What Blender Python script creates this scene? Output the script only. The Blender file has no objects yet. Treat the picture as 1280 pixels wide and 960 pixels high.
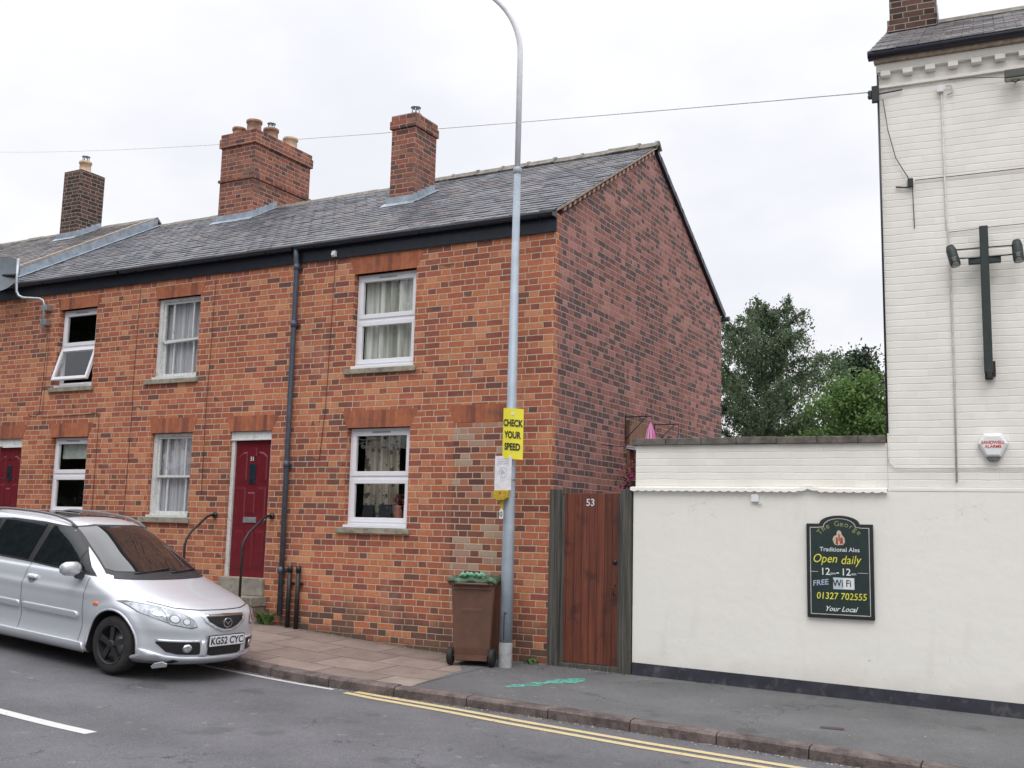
import bpy, bmesh, math, random
from mathutils import Vector, Matrix, geometry
from mathutils.bvhtree import BVHTree
import numpy as np
random.seed(7)
S = bpy.context.scene
COL = S.collection
R = math.radians

# ------------------------------------------------------------------ camera
def cam_setup():
    yaw, pit, rol = R(-28.85), R(7.82), R(-1.42)
    fw = Vector((math.sin(yaw)*math.cos(pit), math.cos(yaw)*math.cos(pit), math.sin(pit)))
    r = Vector((math.cos(yaw), -math.sin(yaw), 0)); d = fw.cross(r)
    c, s = math.cos(rol), math.sin(rol)
    rr = c*r + s*d; dd = -s*r + c*d
    cam = bpy.data.cameras.new('camera'); o = bpy.data.objects.new('camera', cam); COL.objects.link(o)
    m = Matrix((rr, -dd, -fw)).transposed().to_4x4()
    m.translation = Vector((6.1636, -12.2909, 1.6696))
    o.matrix_world = m
    cam.sensor_width = 36; cam.lens = 1325/1280*36; cam.clip_end = 2000; cam.clip_start = .05
    S.camera = o
cam_setup()

# ------------------------------------------------------------------ node helper
class NT:
    def __init__(s, tree): s.t = tree; s.n = tree.nodes; s.l = tree.links
    def node(s, typ, **kw):
        n = s.n.new(typ)
        for k, v in kw.items(): setattr(n, k, v)
        return n
    def put(s, inp, v):
        if isinstance(v, bpy.types.NodeSocket): s.l.new(v, inp)
        elif isinstance(v, (tuple, list)):
            v = tuple(v)
            if inp.type == 'RGBA' and len(v) == 3: v = v + (1,)
            inp.default_value = v
        else: inp.default_value = v
    def m(s, op, a, b=0.0, c=0.0, clamp=False):
        n = s.node('ShaderNodeMath', operation=op, use_clamp=clamp)
        s.put(n.inputs[0], a); s.put(n.inputs[1], b); s.put(n.inputs[2], c)
        return n.outputs[0]
    def mix(s, f, a, b, mode='MIX'):
        n = s.node('ShaderNodeMix', data_type='RGBA', blend_type=mode)
        s.put(n.inputs[0], f); s.put(n.inputs[6], a); s.put(n.inputs[7], b)
        return n.outputs[2]
    def fmix(s, f, a, b):
        n = s.node('ShaderNodeMix', data_type='FLOAT'); s.put(n.inputs[0], f); s.put(n.inputs[2], a); s.put(n.inputs[3], b)
        return n.outputs[0]
    def noise(s, vec, scale, detail=3, rough=.6, dim='3D'):
        n = s.node('ShaderNodeTexNoise', noise_dimensions=dim); s.put(n.inputs['Vector'], vec)
        n.inputs['Scale'].default_value = scale; n.inputs['Detail'].default_value = detail; n.inputs['Roughness'].default_value = rough
        return n.outputs[0]
    def ramp(s, f, stops, interp='LINEAR'):
        n = s.node('ShaderNodeValToRGB'); n.color_ramp.interpolation = interp
        e = n.color_ramp.elements
        while len(e) < len(stops): e.new(.5)
        for i, (p, c) in enumerate(stops):
            e[i].position = p
            if isinstance(c, (int, float)): c = (c, c, c)
            e[i].color = tuple(c)+(1,)
        s.put(n.inputs[0], f); return n.outputs[0]
    def step(s, v, lo, hi):
        n = s.node('ShaderNodeMapRange', interpolation_type='SMOOTHSTEP'); s.put(n.inputs[0], v)
        s.put(n.inputs[1], lo); s.put(n.inputs[2], hi); n.inputs[3].default_value = 0; n.inputs[4].default_value = 1
        return n.outputs[0]
    def sep(s, v):
        n = s.node('ShaderNodeSeparateXYZ'); s.put(n.inputs[0], v); return n.outputs
    def comb(s, x, y, z=0.0):
        n = s.node('ShaderNodeCombineXYZ'); s.put(n.inputs[0], x); s.put(n.inputs[1], y); s.put(n.inputs[2], z); return n.outputs[0]
    def coord(s): 
        n = s.node('ShaderNodeTexCoord'); return n.outputs['Object'], n.outputs['Normal']
    def wn(s, vec):
        n = s.node('ShaderNodeTexWhiteNoise', noise_dimensions='3D'); s.put(n.inputs[0], vec); return n.outputs['Value'], n.outputs['Color']
    def bump(s, h, dist=.01, strength=1.0):
        n = s.node('ShaderNodeBump'); s.put(n.inputs['Height'], h); n.inputs['Distance'].default_value = dist
        n.inputs['Strength'].default_value = strength; return n.outputs[0]
    def mapv(s, vec, sc):
        n = s.node('ShaderNodeMapping'); s.put(n.inputs[0], vec); n.inputs['Scale'].default_value = sc; return n.outputs[0]

def newmat(name):
    m = bpy.data.materials.new(name); m.use_nodes = True
    t = NT(m.node_tree); t.n.clear()
    out = t.node('ShaderNodeOutputMaterial'); p = t.node('ShaderNodeBsdfPrincipled'); t.l.new(p.outputs[0], out.inputs[0])
    t.out = out; t.p = p
    return m, t
def pr(t, **kw):
    for k, v in kw.items(): t.put(t.p.inputs[k.replace('_', ' ')], v)
def mat(name, col, rough=.6, metal=0.0, var=.12, scale=12, bump=0.0, coat=0.0, dirt=None):
    """plain paint / metal / stone with uneven tone, fine bump and optional dirt blotches"""
    m, t = newmat(name); co, _ = t.coord()
    n = t.noise(co, scale, 5)
    dark = tuple(c*(1-var) for c in col); lite = tuple(min(1, c*(1+var)) for c in col)
    c = t.mix(t.step(n, .3, .7), dark, lite)
    if dirt:
        dcol, amt, dsc = dirt
        c = t.mix(t.m('MULTIPLY', t.step(t.noise(co, dsc, 6, .7), .52, .7), amt), c, dcol)
    pr(t, Base_Color=c, Roughness=t.fmix(n, rough*.85, min(1, rough*1.15)), Metallic=metal)
    if coat: pr(t, Coat_Weight=coat, Coat_Roughness=.05)
    if bump: pr(t, Normal=t.bump(t.noise(co, scale*5, 4), bump))
    return m

# ------------------------------------------------------------------ world and sun
SUN_EL, SUN_AZ = R(52), R(215)
def world():
    w = bpy.data.worlds.new('World'); S.world = w; w.use_nodes = True
    t = NT(w.node_tree); t.n.clear()
    out = t.node('ShaderNodeOutputWorld'); bg = t.node('ShaderNodeBackground'); t.l.new(bg.outputs[0], out.inputs[0])
    sky = t.node('ShaderNodeTexSky', sky_type='NISHITA'); sky.sun_disc = False; sky.sun_elevation = SUN_EL; sky.sun_rotation = SUN_AZ
    g = t.node('ShaderNodeTexCoord').outputs['Generated']
    x, y, z = t.sep(g)
    el = t.m('MAXIMUM', z, 0.0)
    # overcast luminance: about three times brighter overhead than at the horizon
    lum = t.m('ADD', t.m('MULTIPLY_ADD', el, 2.0, 9.75), t.m('MULTIPLY', t.step(el, .42, .95), 15.5))
    zz = t.m('ADD', el, .35)
    uv = t.comb(t.m('DIVIDE', x, zz), t.m('DIVIDE', y, zz), 0.0)
    n = t.noise(uv, 1.3, 5, .55)
    n2 = t.noise(uv, 3.2, 4, .5)
    nn = t.m('MULTIPLY_ADD', n2, .3, t.m('MULTIPLY', n, .7))
    tint = t.mix(t.step(nn, .36, .58), (.885, .90, .96), (1.04, 1.04, 1.06))
    cl = t.mix(1.0, tint, lum, 'MULTIPLY')
    c = t.mix(.93, sky.outputs[0], cl)
    t.put(bg.inputs[0], c); bg.inputs[1].default_value = .1
world()
def sun():
    l = bpy.data.lights.new('sun', 'SUN'); l.energy = .7; l.angle = R(25); l.color = (1, .96, .9)
    o = bpy.data.objects.new('sun', l); COL.objects.link(o)
    d = Vector((math.sin(R(155))*math.cos(SUN_EL), math.cos(R(155))*math.cos(SUN_EL), math.sin(SUN_EL)))  # towards the sun
    o.rotation_euler = d.to_track_quat('Z', 'Y').to_euler()
sun()
S.view_settings.view_transform = 'Standard'; S.view_settings.look = 'None'; S.view_settings.exposure = 0; S.view_settings.gamma = 1
S.view_settings.use_curve_mapping = False

# ------------------------------------------------------------------ object helpers
def thing(name, label, cat, loc=(0, 0, 0), rz=0, group=None, rot=None):
    o = bpy.data.objects.new(name, None); COL.objects.link(o); o.empty_display_size = .2
    o.location = loc; o.rotation_euler = rot if rot else (0, 0, rz); o['label'] = label; o['category'] = cat
    if group: o['group'] = group
    return o
def tag(o, label=None, cat=None, group=None, kind=None):
    if label: o['label'] = label
    if cat: o['category'] = cat
    if group: o['group'] = group
    if kind: o['kind'] = kind
    return o

class MB:
    def __init__(s): s.v = []; s.f = []; s.mi = []; s.sm = []
    def add(s, vs, fs, mi=0, smooth=False):
        b = len(s.v); s.v += [tuple(p) for p in vs]
        for f in fs: s.f.append(tuple(b+i for i in f)); s.mi.append(mi); s.sm.append(smooth)
        return s
    def box(s, x0, x1, y0, y1, z0, z1, mi=0):
        if x0 > x1: x0, x1 = x1, x0
        if y0 > y1: y0, y1 = y1, y0
        if z0 > z1: z0, z1 = z1, z0
        v = [(x0,y0,z0),(x1,y0,z0),(x1,y1,z0),(x0,y1,z0),(x0,y0,z1),(x1,y0,z1),(x1,y1,z1),(x0,y1,z1)]
        return s.add(v, [(0,3,2,1),(4,5,6,7),(0,1,5,4),(1,2,6,5),(2,3,7,6),(3,0,4,7)], mi)
    def hexa(s, b, t, mi=0):
        return s.add(list(b)+list(t), [(0,3,2,1),(4,5,6,7),(0,1,5,4),(1,2,6,5),(2,3,7,6),(3,0,4,7)], mi)
    def prism(s, poly, a, b, axis='y', mi=0):
        """2D polygon extruded along an axis from a to b"""
        def P(p, k):
            return {'y': (p[0], k, p[1]), 'x': (k, p[0], p[1]), 'z': (p[0], p[1], k)}[axis]
        n = len(poly); v = [P(p, a) for p in poly]+[P(p, b) for p in poly]
        fs = [tuple(range(n)), tuple(reversed(range(n, 2*n)))] + [(i, i+n, (i+1) % n+n, (i+1) % n) for i in range(n)]
        return s.add(v, fs, mi)
    def tube(s, pts, r, seg=10, mi=0, caps=True):
        pts = [Vector(p) for p in pts]; n = len(pts)
        rs = r if isinstance(r, (list, tuple)) else [r]*n
        vs = []; up = None
        for i, p in enumerate(pts):
            d = (pts[min(i+1, n-1)]-pts[max(i-1, 0)]).normalized()
            if up is None: up = Vector((0, 0, 1)) if abs(d.z) < .9 else Vector((0, 1, 0))
            a = d.cross(up).normalized(); b = a.cross(d).normalized(); up = b
            for k in range(seg):
                t = 2*math.pi*k/seg; vs.append(p+rs[i]*(math.cos(t)*a+math.sin(t)*b))
        fs = []
        for i in range(n-1):
            for k in range(seg):
                k2 = (k+1) % seg; fs.append((i*seg+k, i*seg+k2, (i+1)*seg+k2, (i+1)*seg+k))
        s.add(vs, fs, mi, True)
        if caps:
            b = len(s.v)-len(vs)
            s.f.append(tuple(b+k for k in reversed(range(seg)))); s.mi.append(mi); s.sm.append(False)
            s.f.append(tuple(b+(n-1)*seg+k for k in range(seg))); s.mi.append(mi); s.sm.append(False)
        return s
    def lathe(s, prof, c=(0, 0, 0), axis='z', seg=24, mi=0, smooth=True):
        """prof: (radius, height) pairs"""
        vs = []
        for r, h in prof:
            for k in range(seg):
                t = 2*math.pi*k/seg; a, b = r*math.cos(t), r*math.sin(t)
                p = {'z': (a, b, h), 'y': (a, h, b), 'x': (h, a, b)}[axis]
                vs.append((p[0]+c[0], p[1]+c[1], p[2]+c[2]))
        fs = []
        for i in range(len(prof)-1):
            for k in range(seg):
                k2 = (k+1) % seg; fs.append((i*seg+k, i*seg+k2, (i+1)*seg+k2, (i+1)*seg+k))
        return s.add(vs, fs, mi, smooth)
    def build(s, name, mats, parent=None, bevel=0, world=False, recalc=True):
        me = bpy.data.meshes.new(name)
        off = Vector((0, 0, 0))
        if world and parent:
            p = parent
            while p: off += Vector(p.location); p = p.parent
        me.from_pydata([tuple(Vector(v)-off) for v in s.v] if world else s.v, [], s.f)
        for m in (mats if isinstance(mats, (list, tuple)) else [mats]): me.materials.append(m)
        me.polygons.foreach_set('material_index', s.mi); me.polygons.foreach_set('use_smooth', s.sm)
        if recalc:
            bm = bmesh.new(); bm.from_mesh(me); bmesh.ops.recalc_face_normals(bm, faces=bm.faces); bm.to_mesh(me); bm.free()
        o = bpy.data.objects.new(name, me); COL.objects.link(o)
        if parent: o.parent = parent
        if bevel:
            b = o.modifiers.new('bevel', 'BEVEL'); b.width = bevel; b.segments = 2; b.limit_method = 'ANGLE'; b.angle_limit = R(35)
        return o

def gsp(t, k=.4): return k*math.log1p(math.exp(t/k)) if t/k < 50 else t
def gz(x): return .07*gsp(-1.5-max(x, -30))-.028*gsp(min(x, 40))
def pz(x, y): return gz(x)+.0245*min(0, max(y, -2.45))           # pavement falls to the kerb
KX = lambda x: -2.45-.012*x                                       # kerb line

def text_mesh(s, size, shear=0.0, bold=0.0, align='CENTER', spacing=1.0):
    c = bpy.data.curves.new('t', 'FONT'); c.body = s; c.size = size; c.shear = shear; c.offset = bold
    c.align_x = align; c.align_y = 'CENTER'; c.space_character = spacing; c.resolution_u = 4
    o = bpy.data.objects.new('t', c); COL.objects.link(o)
    dg = bpy.context.evaluated_depsgraph_get(); me = bpy.data.meshes.new_from_object(o.evaluated_get(dg))
    bpy.data.objects.remove(o); bpy.data.curves.remove(c)
    return me
def lettering(name, items, m, parent, frame):
    """items: (text, x, y, size, shear, bold, angle[, sx]) laid in a plane; frame maps (x, y) to 3D: origin, right, up, normal"""
    O, U, V, N = [Vector(a) for a in frame]
    mb = MB()
    for it in items:
        s, x, y, size, shear, bold, ang = it[:7]; sx = it[7] if len(it) > 7 else 1
        me = text_mesh(s, size, shear, bold)
        ca, sa = math.cos(ang), math.sin(ang)
        vs = []
        for v in me.vertices:
            a, b = v.co.x*sx, v.co.y
            a, b = a*ca-b*sa+x, a*sa+b*ca+y
            vs.append(O+U*a+V*b+N*.0025)
        mb.add(vs, [tuple(p.vertices) for p in me.polygons]); bpy.data.meshes.remove(me)
    return mb.build(name, m, parent, recalc=False)

# ------------------------------------------------------------------ materials
def brick_mat(name, ramp, mortar, dark=None, gable=False, blocked=False, damp=True, bump=.006, h=.0865, L=.405, pale=.0, grime=None):
    m, t = newmat(name); co, nr = t.coord()
    x, y, z = t.sep(co); nx, ny, nz = t.sep(nr)
    side = t.m('GREATER_THAN', t.m('ABSOLUTE', nx), .5)
    u = t.fmix(side, x, y)
    wob = t.noise(co, 4.5, 2)
    u = t.m('ADD', u, t.m('MULTIPLY', t.m('SUBTRACT', wob, .5), .018))
    zw = t.m('ADD', z, t.m('MULTIPLY', t.m('SUBTRACT', t.noise(co, 2.3, 3), .5), .016))
    row = t.m('FLOOR', t.m('DIVIDE', zw, h)); fz = t.m('FRACT', t.m('DIVIDE', t.m('ADD', zw, 50*h), h))
    rj, _ = t.wn(t.comb(row, 7.3, 1.1))
    par = t.m('MODULO', t.m('ADD', row, 400.0), 2.0)
    uu = t.m('ADD', t.m('DIVIDE', u, L), t.m('ADD', t.m('MULTIPLY', par, .5), t.m('ADD', t.m('MULTIPLY', rj, .16), 200.0)))
    cell = t.m('FLOOR', uu); fu = t.m('FRACT', uu)
    head = t.m('GREATER_THAN', fu, .655)
    loc = t.fmix(head, t.m('DIVIDE', fu, .655), t.m('DIVIDE', t.m('SUBTRACT', fu, .655), .345))
    wid = t.fmix(head, .655*L, .345*L)
    dx = t.m('MULTIPLY', t.m('MINIMUM', loc, t.m('SUBTRACT', 1.0, loc)), wid)
    dz = t.m('MULTIPLY', t.m('MINIMUM', fz, t.m('SUBTRACT', 1.0, fz)), h)
    d = t.m('MINIMUM', dx, dz)
    d = t.m('ADD', d, t.m('MULTIPLY', t.m('SUBTRACT', t.noise(co, 38, 3), .5), .005))
    brick = t.step(d, .0042, .0092)
    v, vc = t.wn(t.comb(t.m('MULTIPLY_ADD', cell, 2.0, head), row, side))
    v2, _ = t.wn(t.comb(row, t.m('MULTIPLY_ADD', cell, 2.0, head), 5.5))
    big = t.noise(co, .7, 3); mid = t.noise(co, 2.2, 3)
    c = t.ramp(t.m('ADD', v, t.m('MULTIPLY', t.m('SUBTRACT', mid, .5), .35)), ramp)
    # tone differences across the wall and inside each brick
    c = t.mix(1.0, c, t.ramp(t.noise(co, 20, 6, .75), [(.2, .66), (.8, 1.26)]), 'MULTIPLY')
    c = t.mix(1.0, c, t.ramp(big, [(.28, .78), (.5, 1.0), (.72, 1.14)]), 'MULTIPLY')
    soot = t.step(t.noise(t.mapv(co, (1.6, 1.6, .5)), 1.1, 6, .7), .5, .74)
    c = t.mix(t.m('MULTIPLY', soot, .38), c, (.13, .075, .06))
    if dark:
        dcol, amt = dark
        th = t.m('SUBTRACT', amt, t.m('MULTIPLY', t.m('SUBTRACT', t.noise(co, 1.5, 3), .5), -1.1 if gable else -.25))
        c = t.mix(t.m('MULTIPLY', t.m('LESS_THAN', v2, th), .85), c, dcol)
    if gable:
        # orange facing bricks toothed into the corner
        lim = t.m('MULTIPLY_ADD', par, .075, .075)
        q = t.m('MULTIPLY', t.m('LESS_THAN', y, t.m('ADD', lim, t.m('MULTIPLY', t.m('SUBTRACT', v2, .5), .05))), t.m('GREATER_THAN', z, 0.0))
        c = t.mix(q, c, t.ramp(v, [(0, (.16, .06, .04)), (.25, (.42, .13, .06)), (1, (.52, .2, .08))]))
    if blocked:
        # the filled-in doorway beside the lamp post: mixed grey and brown bricks
        inx = t.m('MULTIPLY', t.m('GREATER_THAN', x, -1.5), t.m('LESS_THAN', x, -.62))
        ins = t.m('MULTIPLY', t.m('MULTIPLY', inx, t.m('LESS_THAN', z, 3.08)), t.m('GREATER_THAN', z, .55))
        c2 = t.ramp(v, [(0, (.10, .055, .05)), (.35, (.22, .09, .065)), (.6, (.37, .14, .075)), (.8, (.33, .21, .17)), (.97, (.36, .3, .24))])
        c = t.mix(t.m('MULTIPLY', ins, .85), c, c2)
    mo = t.mix(t.noise(co, 9, 4), tuple(k*.7 for k in mortar), tuple(k*1.15 for k in mortar))
    col = t.mix(brick, mo, c)
    if pale:
        col = t.mix(t.m('MULTIPLY', t.step(t.noise(co, 1.1, 5, .7), .54, .75), pale), col, (.5, .42, .36))
    if grime:   # soot and lichen towards the weathered top and in patches
        q = t.m('MULTIPLY', t.step(t.noise(co, 2.6, 6, .7), .47, .66), .6)
        col = t.mix(q, col, t.mix(t.noise(co, 5, 3), (.09, .06, .055), (.2, .14, .12)))
    if damp:
        gr = t.m('SUBTRACT', z, t.m('MULTIPLY', t.m('MAXIMUM', t.m('SUBTRACT', -1.5, x), 0.0), .07))
        lo = t.m('MULTIPLY', t.step(t.m('ADD', gr, t.m('MULTIPLY', t.noise(co, 3.0, 4), .55)), .98, .5), t.m('LESS_THAN', v2, .72))
        col = t.mix(t.m('MULTIPLY', lo, t.m('MULTIPLY_ADD', brick, .5, .32)), col, t.mix(t.noise(co, 6, 4), (.06, .042, .038), (.15, .1, .08)))
        lo2 = t.step(t.m('ADD', gr, t.m('MULTIPLY', t.noise(co, 5.0, 4), .3)), .36, .12)
        col = t.mix(t.m('MULTIPLY', lo2, .6), col, (.09, .075, .055))
    pr(t, Base_Color=col, Roughness=.9, Specular_IOR_Level=.25)
    hgt = t.m('ADD', brick, t.m('MULTIPLY', t.noise(co, 60, 4), .35))
    pr(t, Normal=t.bump(hgt, bump))
    return m

ORANGE = [(0, (.22, .08, .062)), (.12, (.30, .1, .068)), (.3, (.39, .122, .072)), (.6, (.46, .152, .08)), (.85, (.52, .2, .1)), (1, (.57, .25, .13))]
M_BRICK = brick_mat('orange_facing_brick', ORANGE, (.60, .45, .33), dark=((.13, .07, .06), .045), pale=.2)
M_BRICK_A = brick_mat('orange_facing_brick_with_filled_doorway', ORANGE, (.60, .45, .33), dark=((.13, .07, .06), .045), blocked=True, pale=.2)
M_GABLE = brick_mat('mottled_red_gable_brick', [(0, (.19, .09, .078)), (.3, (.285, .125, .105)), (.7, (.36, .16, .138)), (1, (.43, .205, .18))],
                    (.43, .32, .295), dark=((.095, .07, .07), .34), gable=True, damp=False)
M_CHIM = brick_mat('weathered_chimney_brick', [(0, (.12, .055, .05)), (.2, (.22, .08, .065)), (.6, (.31, .105, .075)), (1, (.37, .15, .1))], (.46, .36, .28), dark=((.09, .06, .06), .1), grime=8.2, damp=False)
M_CHIM_DARK = brick_mat('dark_chimney_brick', [(0, (.05, .035, .032)), (.5, (.1, .06, .05)), (1, (.16, .085, .065))], (.34, .3, .26), damp=False)

def arch_mat():
    m, t = newmat('rubbed_brick_arch'); co, _ = t.coord(); x, y, z = t.sep(co)
    u = t.m('DIVIDE', t.m('ADD', x, 50.0), .074); fu = t.m('FRACT', u); v, _ = t.wn(t.comb(t.m('FLOOR', u), 3.0, 1.0))
    c = t.ramp(v, [(0, (.2, .07, .045)), (.3, (.36, .115, .06)), (1, (.45, .15, .07))])
    c = t.mix(1.0, c, t.ramp(t.noise(co, 9, 5, .7), [(.2, .6), (.8, 1.25)]), 'MULTIPLY')
    j = t.step(t.m('MINIMUM', fu, t.m('SUBTRACT', 1.0, fu)), .0, .06)
    c = t.mix(j, (.2, .1, .07), c)
    c = t.mix(t.m('MULTIPLY', t.step(t.noise(co, 3, 5), .52, .7), .5), c, (.09, .06, .05))
    pr(t, Base_Color=c, Roughness=.9, Normal=t.bump(j, .002)); return m
M_ARCH = arch_mat()

def slate_mat(name='natural_slate', base=(.098, .1, .118), streak=.62):
    m, t = newmat(name); co, _ = t.coord(); x, y, z = t.sep(co)
    row = t.m('FLOOR', t.m('DIVIDE', z, .0827)); par = t.m('MODULO', t.m('ADD', row, 400.0), 2.0)
    u = t.m('ADD', t.m('DIVIDE', x, .23), t.m('MULTIPLY', par, .5)); v, _ = t.wn(t.comb(t.m('FLOOR', u), row, 2.0))
    fu = t.m('FRACT', u); gap = t.step(t.m('MINIMUM', fu, t.m('SUBTRACT', 1.0, fu)), .008, .03)
    c = t.ramp(v, [(0, tuple(k*.62 for k in base)), (.5, base), (.9, tuple(k*1.45 for k in base)), (1, (.2, .15, .14))])
    st = t.noise(t.mapv(co, (.8, 5, 5)), 3.2, 6, .75)
    c = t.mix(t.m('MULTIPLY', t.m('MULTIPLY', t.step(st, .47, .66), streak), t.step(t.noise(co, .8, 3), .3, .62)), c, (.46, .46, .49))
    c = t.mix(t.m('MULTIPLY', t.step(t.noise(co, 1.1, 5, .65), .5, .7), .35), c, (.15, .135, .105))
    c = t.mix(gap, (.03, .03, .035), c)
    pr(t, Base_Color=c, Roughness=t.fmix(v, .38, .62), Normal=t.bump(t.m('ADD', gap, t.m('MULTIPLY', t.noise(co, 25, 4), .6)), .004)); return m
M_SLATE = slate_mat(); M_SLATE_OLD = slate_mat('weathered_slate', (.13, .12, .125), .45)

def asphalt(name, base, tint=(1, 1, 1), stains=.3, scale=130, cracks=0.0):
    m, t = newmat(name); co, _ = t.coord()
    n = t.noise(co, scale, 2, .7); n2 = t.noise(co, 1.1, 5, .65); n3 = t.noise(co, 22, 4, .7)
    c = t.ramp(n, [(.3, tuple(base*.55*k for k in tint)), (.5, tuple(base*k for k in tint)), (.72, tuple(base*1.9*k for k in tint))])
    c = t.mix(1.0, c, t.ramp(n2, [(.25, .78), (.75, 1.22)]), 'MULTIPLY')
    c = t.mix(1.0, c, t.ramp(n3, [(.3, .88), (.7, 1.1)]), 'MULTIPLY')
    w, _ = t.wn(t.comb(t.m('FLOOR', t.m('MULTIPLY', t.sep(co)[0], 16.0)), t.m('FLOOR', t.m('MULTIPLY', t.sep(co)[1], 16.0)), 0.0))
    lf = t.m('MULTIPLY', t.m('GREATER_THAN', w, .994), t.step(t.noise(co, 60, 2), .5, .56))
    c = t.mix(t.m('MULTIPLY', lf, stains), c, (.4, .36, .28))
    if cracks:
        vo = t.node('ShaderNodeTexVoronoi', feature='DISTANCE_TO_EDGE'); xx, yy, _z = t.sep(co)
        t.put(vo.inputs['Vector'], t.comb(t.m('ADD', xx, t.m('MULTIPLY', t.noise(co, 2.5, 5), .7)), t.m('ADD', yy, t.m('MULTIPLY', t.noise(co, 2.1, 5), .9)))); vo.inputs['Scale'].default_value = .45
        ck = t.m('MULTIPLY', t.step(vo.outputs[0], .006, .001), t.step(t.noise(co, .8, 2), .5, .56)); c = t.mix(t.m('MULTIPLY', ck, cracks), c, (.03, .03, .03))
        tr = t.m('SINE', t.m('MULTIPLY', yy, 3.6)); c = t.mix(1.0, c, t.ramp(t.m('MULTIPLY_ADD', tr, .5, .5), [(0, .93), (1, 1.07)]), 'MULTIPLY')
        oil = t.m('MULTIPLY', t.step(t.noise(co, 1.7, 4, .5), .62, .7), .35); c = t.mix(oil, c, (.04, .04, .042))
    pr(t, Base_Color=c, Roughness=.88, Specular_IOR_Level=.35, Normal=t.bump(n, .006)); return m
M_ROAD = asphalt('road_asphalt', .118, (1, .985, 1.06), .5, cracks=.7)
M_PAVE = asphalt('pavement_asphalt', .125, (1, .99, 1.01), .4, 170, .5)
M_GROUND = asphalt('yard_ground', .12, (1.1, 1, .85))

def slabs():
    m, t = newmat('paving_slabs'); co, _ = t.coord(); x, y, z = t.sep(co)
    xw = t.m('ADD', x, t.m('MULTIPLY', t.m('SUBTRACT', t.noise(co, 2, 2), .5), .03))
    row = t.m('FLOOR', t.m('DIVIDE', y, .62)); fy = t.m('FRACT', t.m('DIVIDE', t.m('ADD', y, 62.0), .62))
    u = t.m('ADD', t.m('DIVIDE', xw, .86), t.m('ADD', t.m('MULTIPLY', row, .45), 100.0)); fu = t.m('FRACT', u)
    v, _ = t.wn(t.comb(t.m('FLOOR', u), row, 1.0))
    d = t.m('MINIMUM', t.m('MULTIPLY', t.m('MINIMUM', fu, t.m('SUBTRACT', 1.0, fu)), .86), t.m('MULTIPLY', t.m('MINIMUM', fy, t.m('SUBTRACT', 1.0, fy)), .62))
    s = t.step(d, .004, .012)
    c = t.ramp(v, [(0, (.19, .145, .125)), (.5, (.25, .19, .165)), (1, (.29, .235, .2))])
    c = t.mix(1.0, c, t.ramp(t.noise(co, 3, 6, .7), [(.25, .7), (.75, 1.2)]), 'MULTIPLY')
    c = t.mix(1.0, c, t.ramp(t.noise(co, 120, 3), [(.3, .85), (.7, 1.15)]), 'MULTIPLY')
    c = t.mix(s, (.07, .055, .045), c)
    # moss and dirt gathered against the wall
    c = t.mix(t.m('MULTIPLY', t.step(t.m('ADD', y, t.m('MULTIPLY', t.noise(co, 6, 5), .35)), -.1, .2), .6), c, (.1, .09, .065))
    pr(t, Base_Color=c, Roughness=.9, Normal=t.bump(t.m('ADD', s, t.m('MULTIPLY', t.noise(co, 80, 3), .3)), .005)); return m
M_SLAB = slabs()
def kerb_mat():
    m, t = newmat('granite_kerb'); co, _ = t.coord()
    c = t.mix(t.step(t.noise(co, 5, 6, .75), .3, .7), (.055, .042, .04), (.185, .145, .135))
    c = t.mix(t.m('MULTIPLY', t.step(t.noise(co, 1.6, 6, .7), .5, .66), .5), c, (.06, .052, .05))
    c = t.mix(1.0, c, t.ramp(t.noise(co, 90, 3), [(.3, .75), (.7, 1.25)]), 'MULTIPLY')
    pr(t, Base_Color=c, Roughness=.85, Normal=t.bump(t.noise(co, 40, 4), .006)); return m
M_KERB = kerb_mat()
def worn_paint(name, col, under=.09, amt=.52):
    m, t = newmat(name); co, _ = t.coord()
    n = t.noise(co, 24, 6, .75)
    c = t.mix(t.step(n, amt-.02, amt+.14), col, (under, under, under*1.05))
    c = t.mix(1.0, c, t.ramp(t.noise(co, 140, 2), [(.3, .8), (.7, 1.08)]), 'MULTIPLY')
    pr(t, Base_Color=c, Roughness=.75, Normal=t.bump(t.noise(co, 150, 2), .004)); return m
M_LINE_W = worn_paint('worn_white_road_paint', (.62, .61, .6), amt=.6)
M_LINE_Y = worn_paint('worn_yellow_road_paint', (.60, .49, .27), amt=.57)

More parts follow.
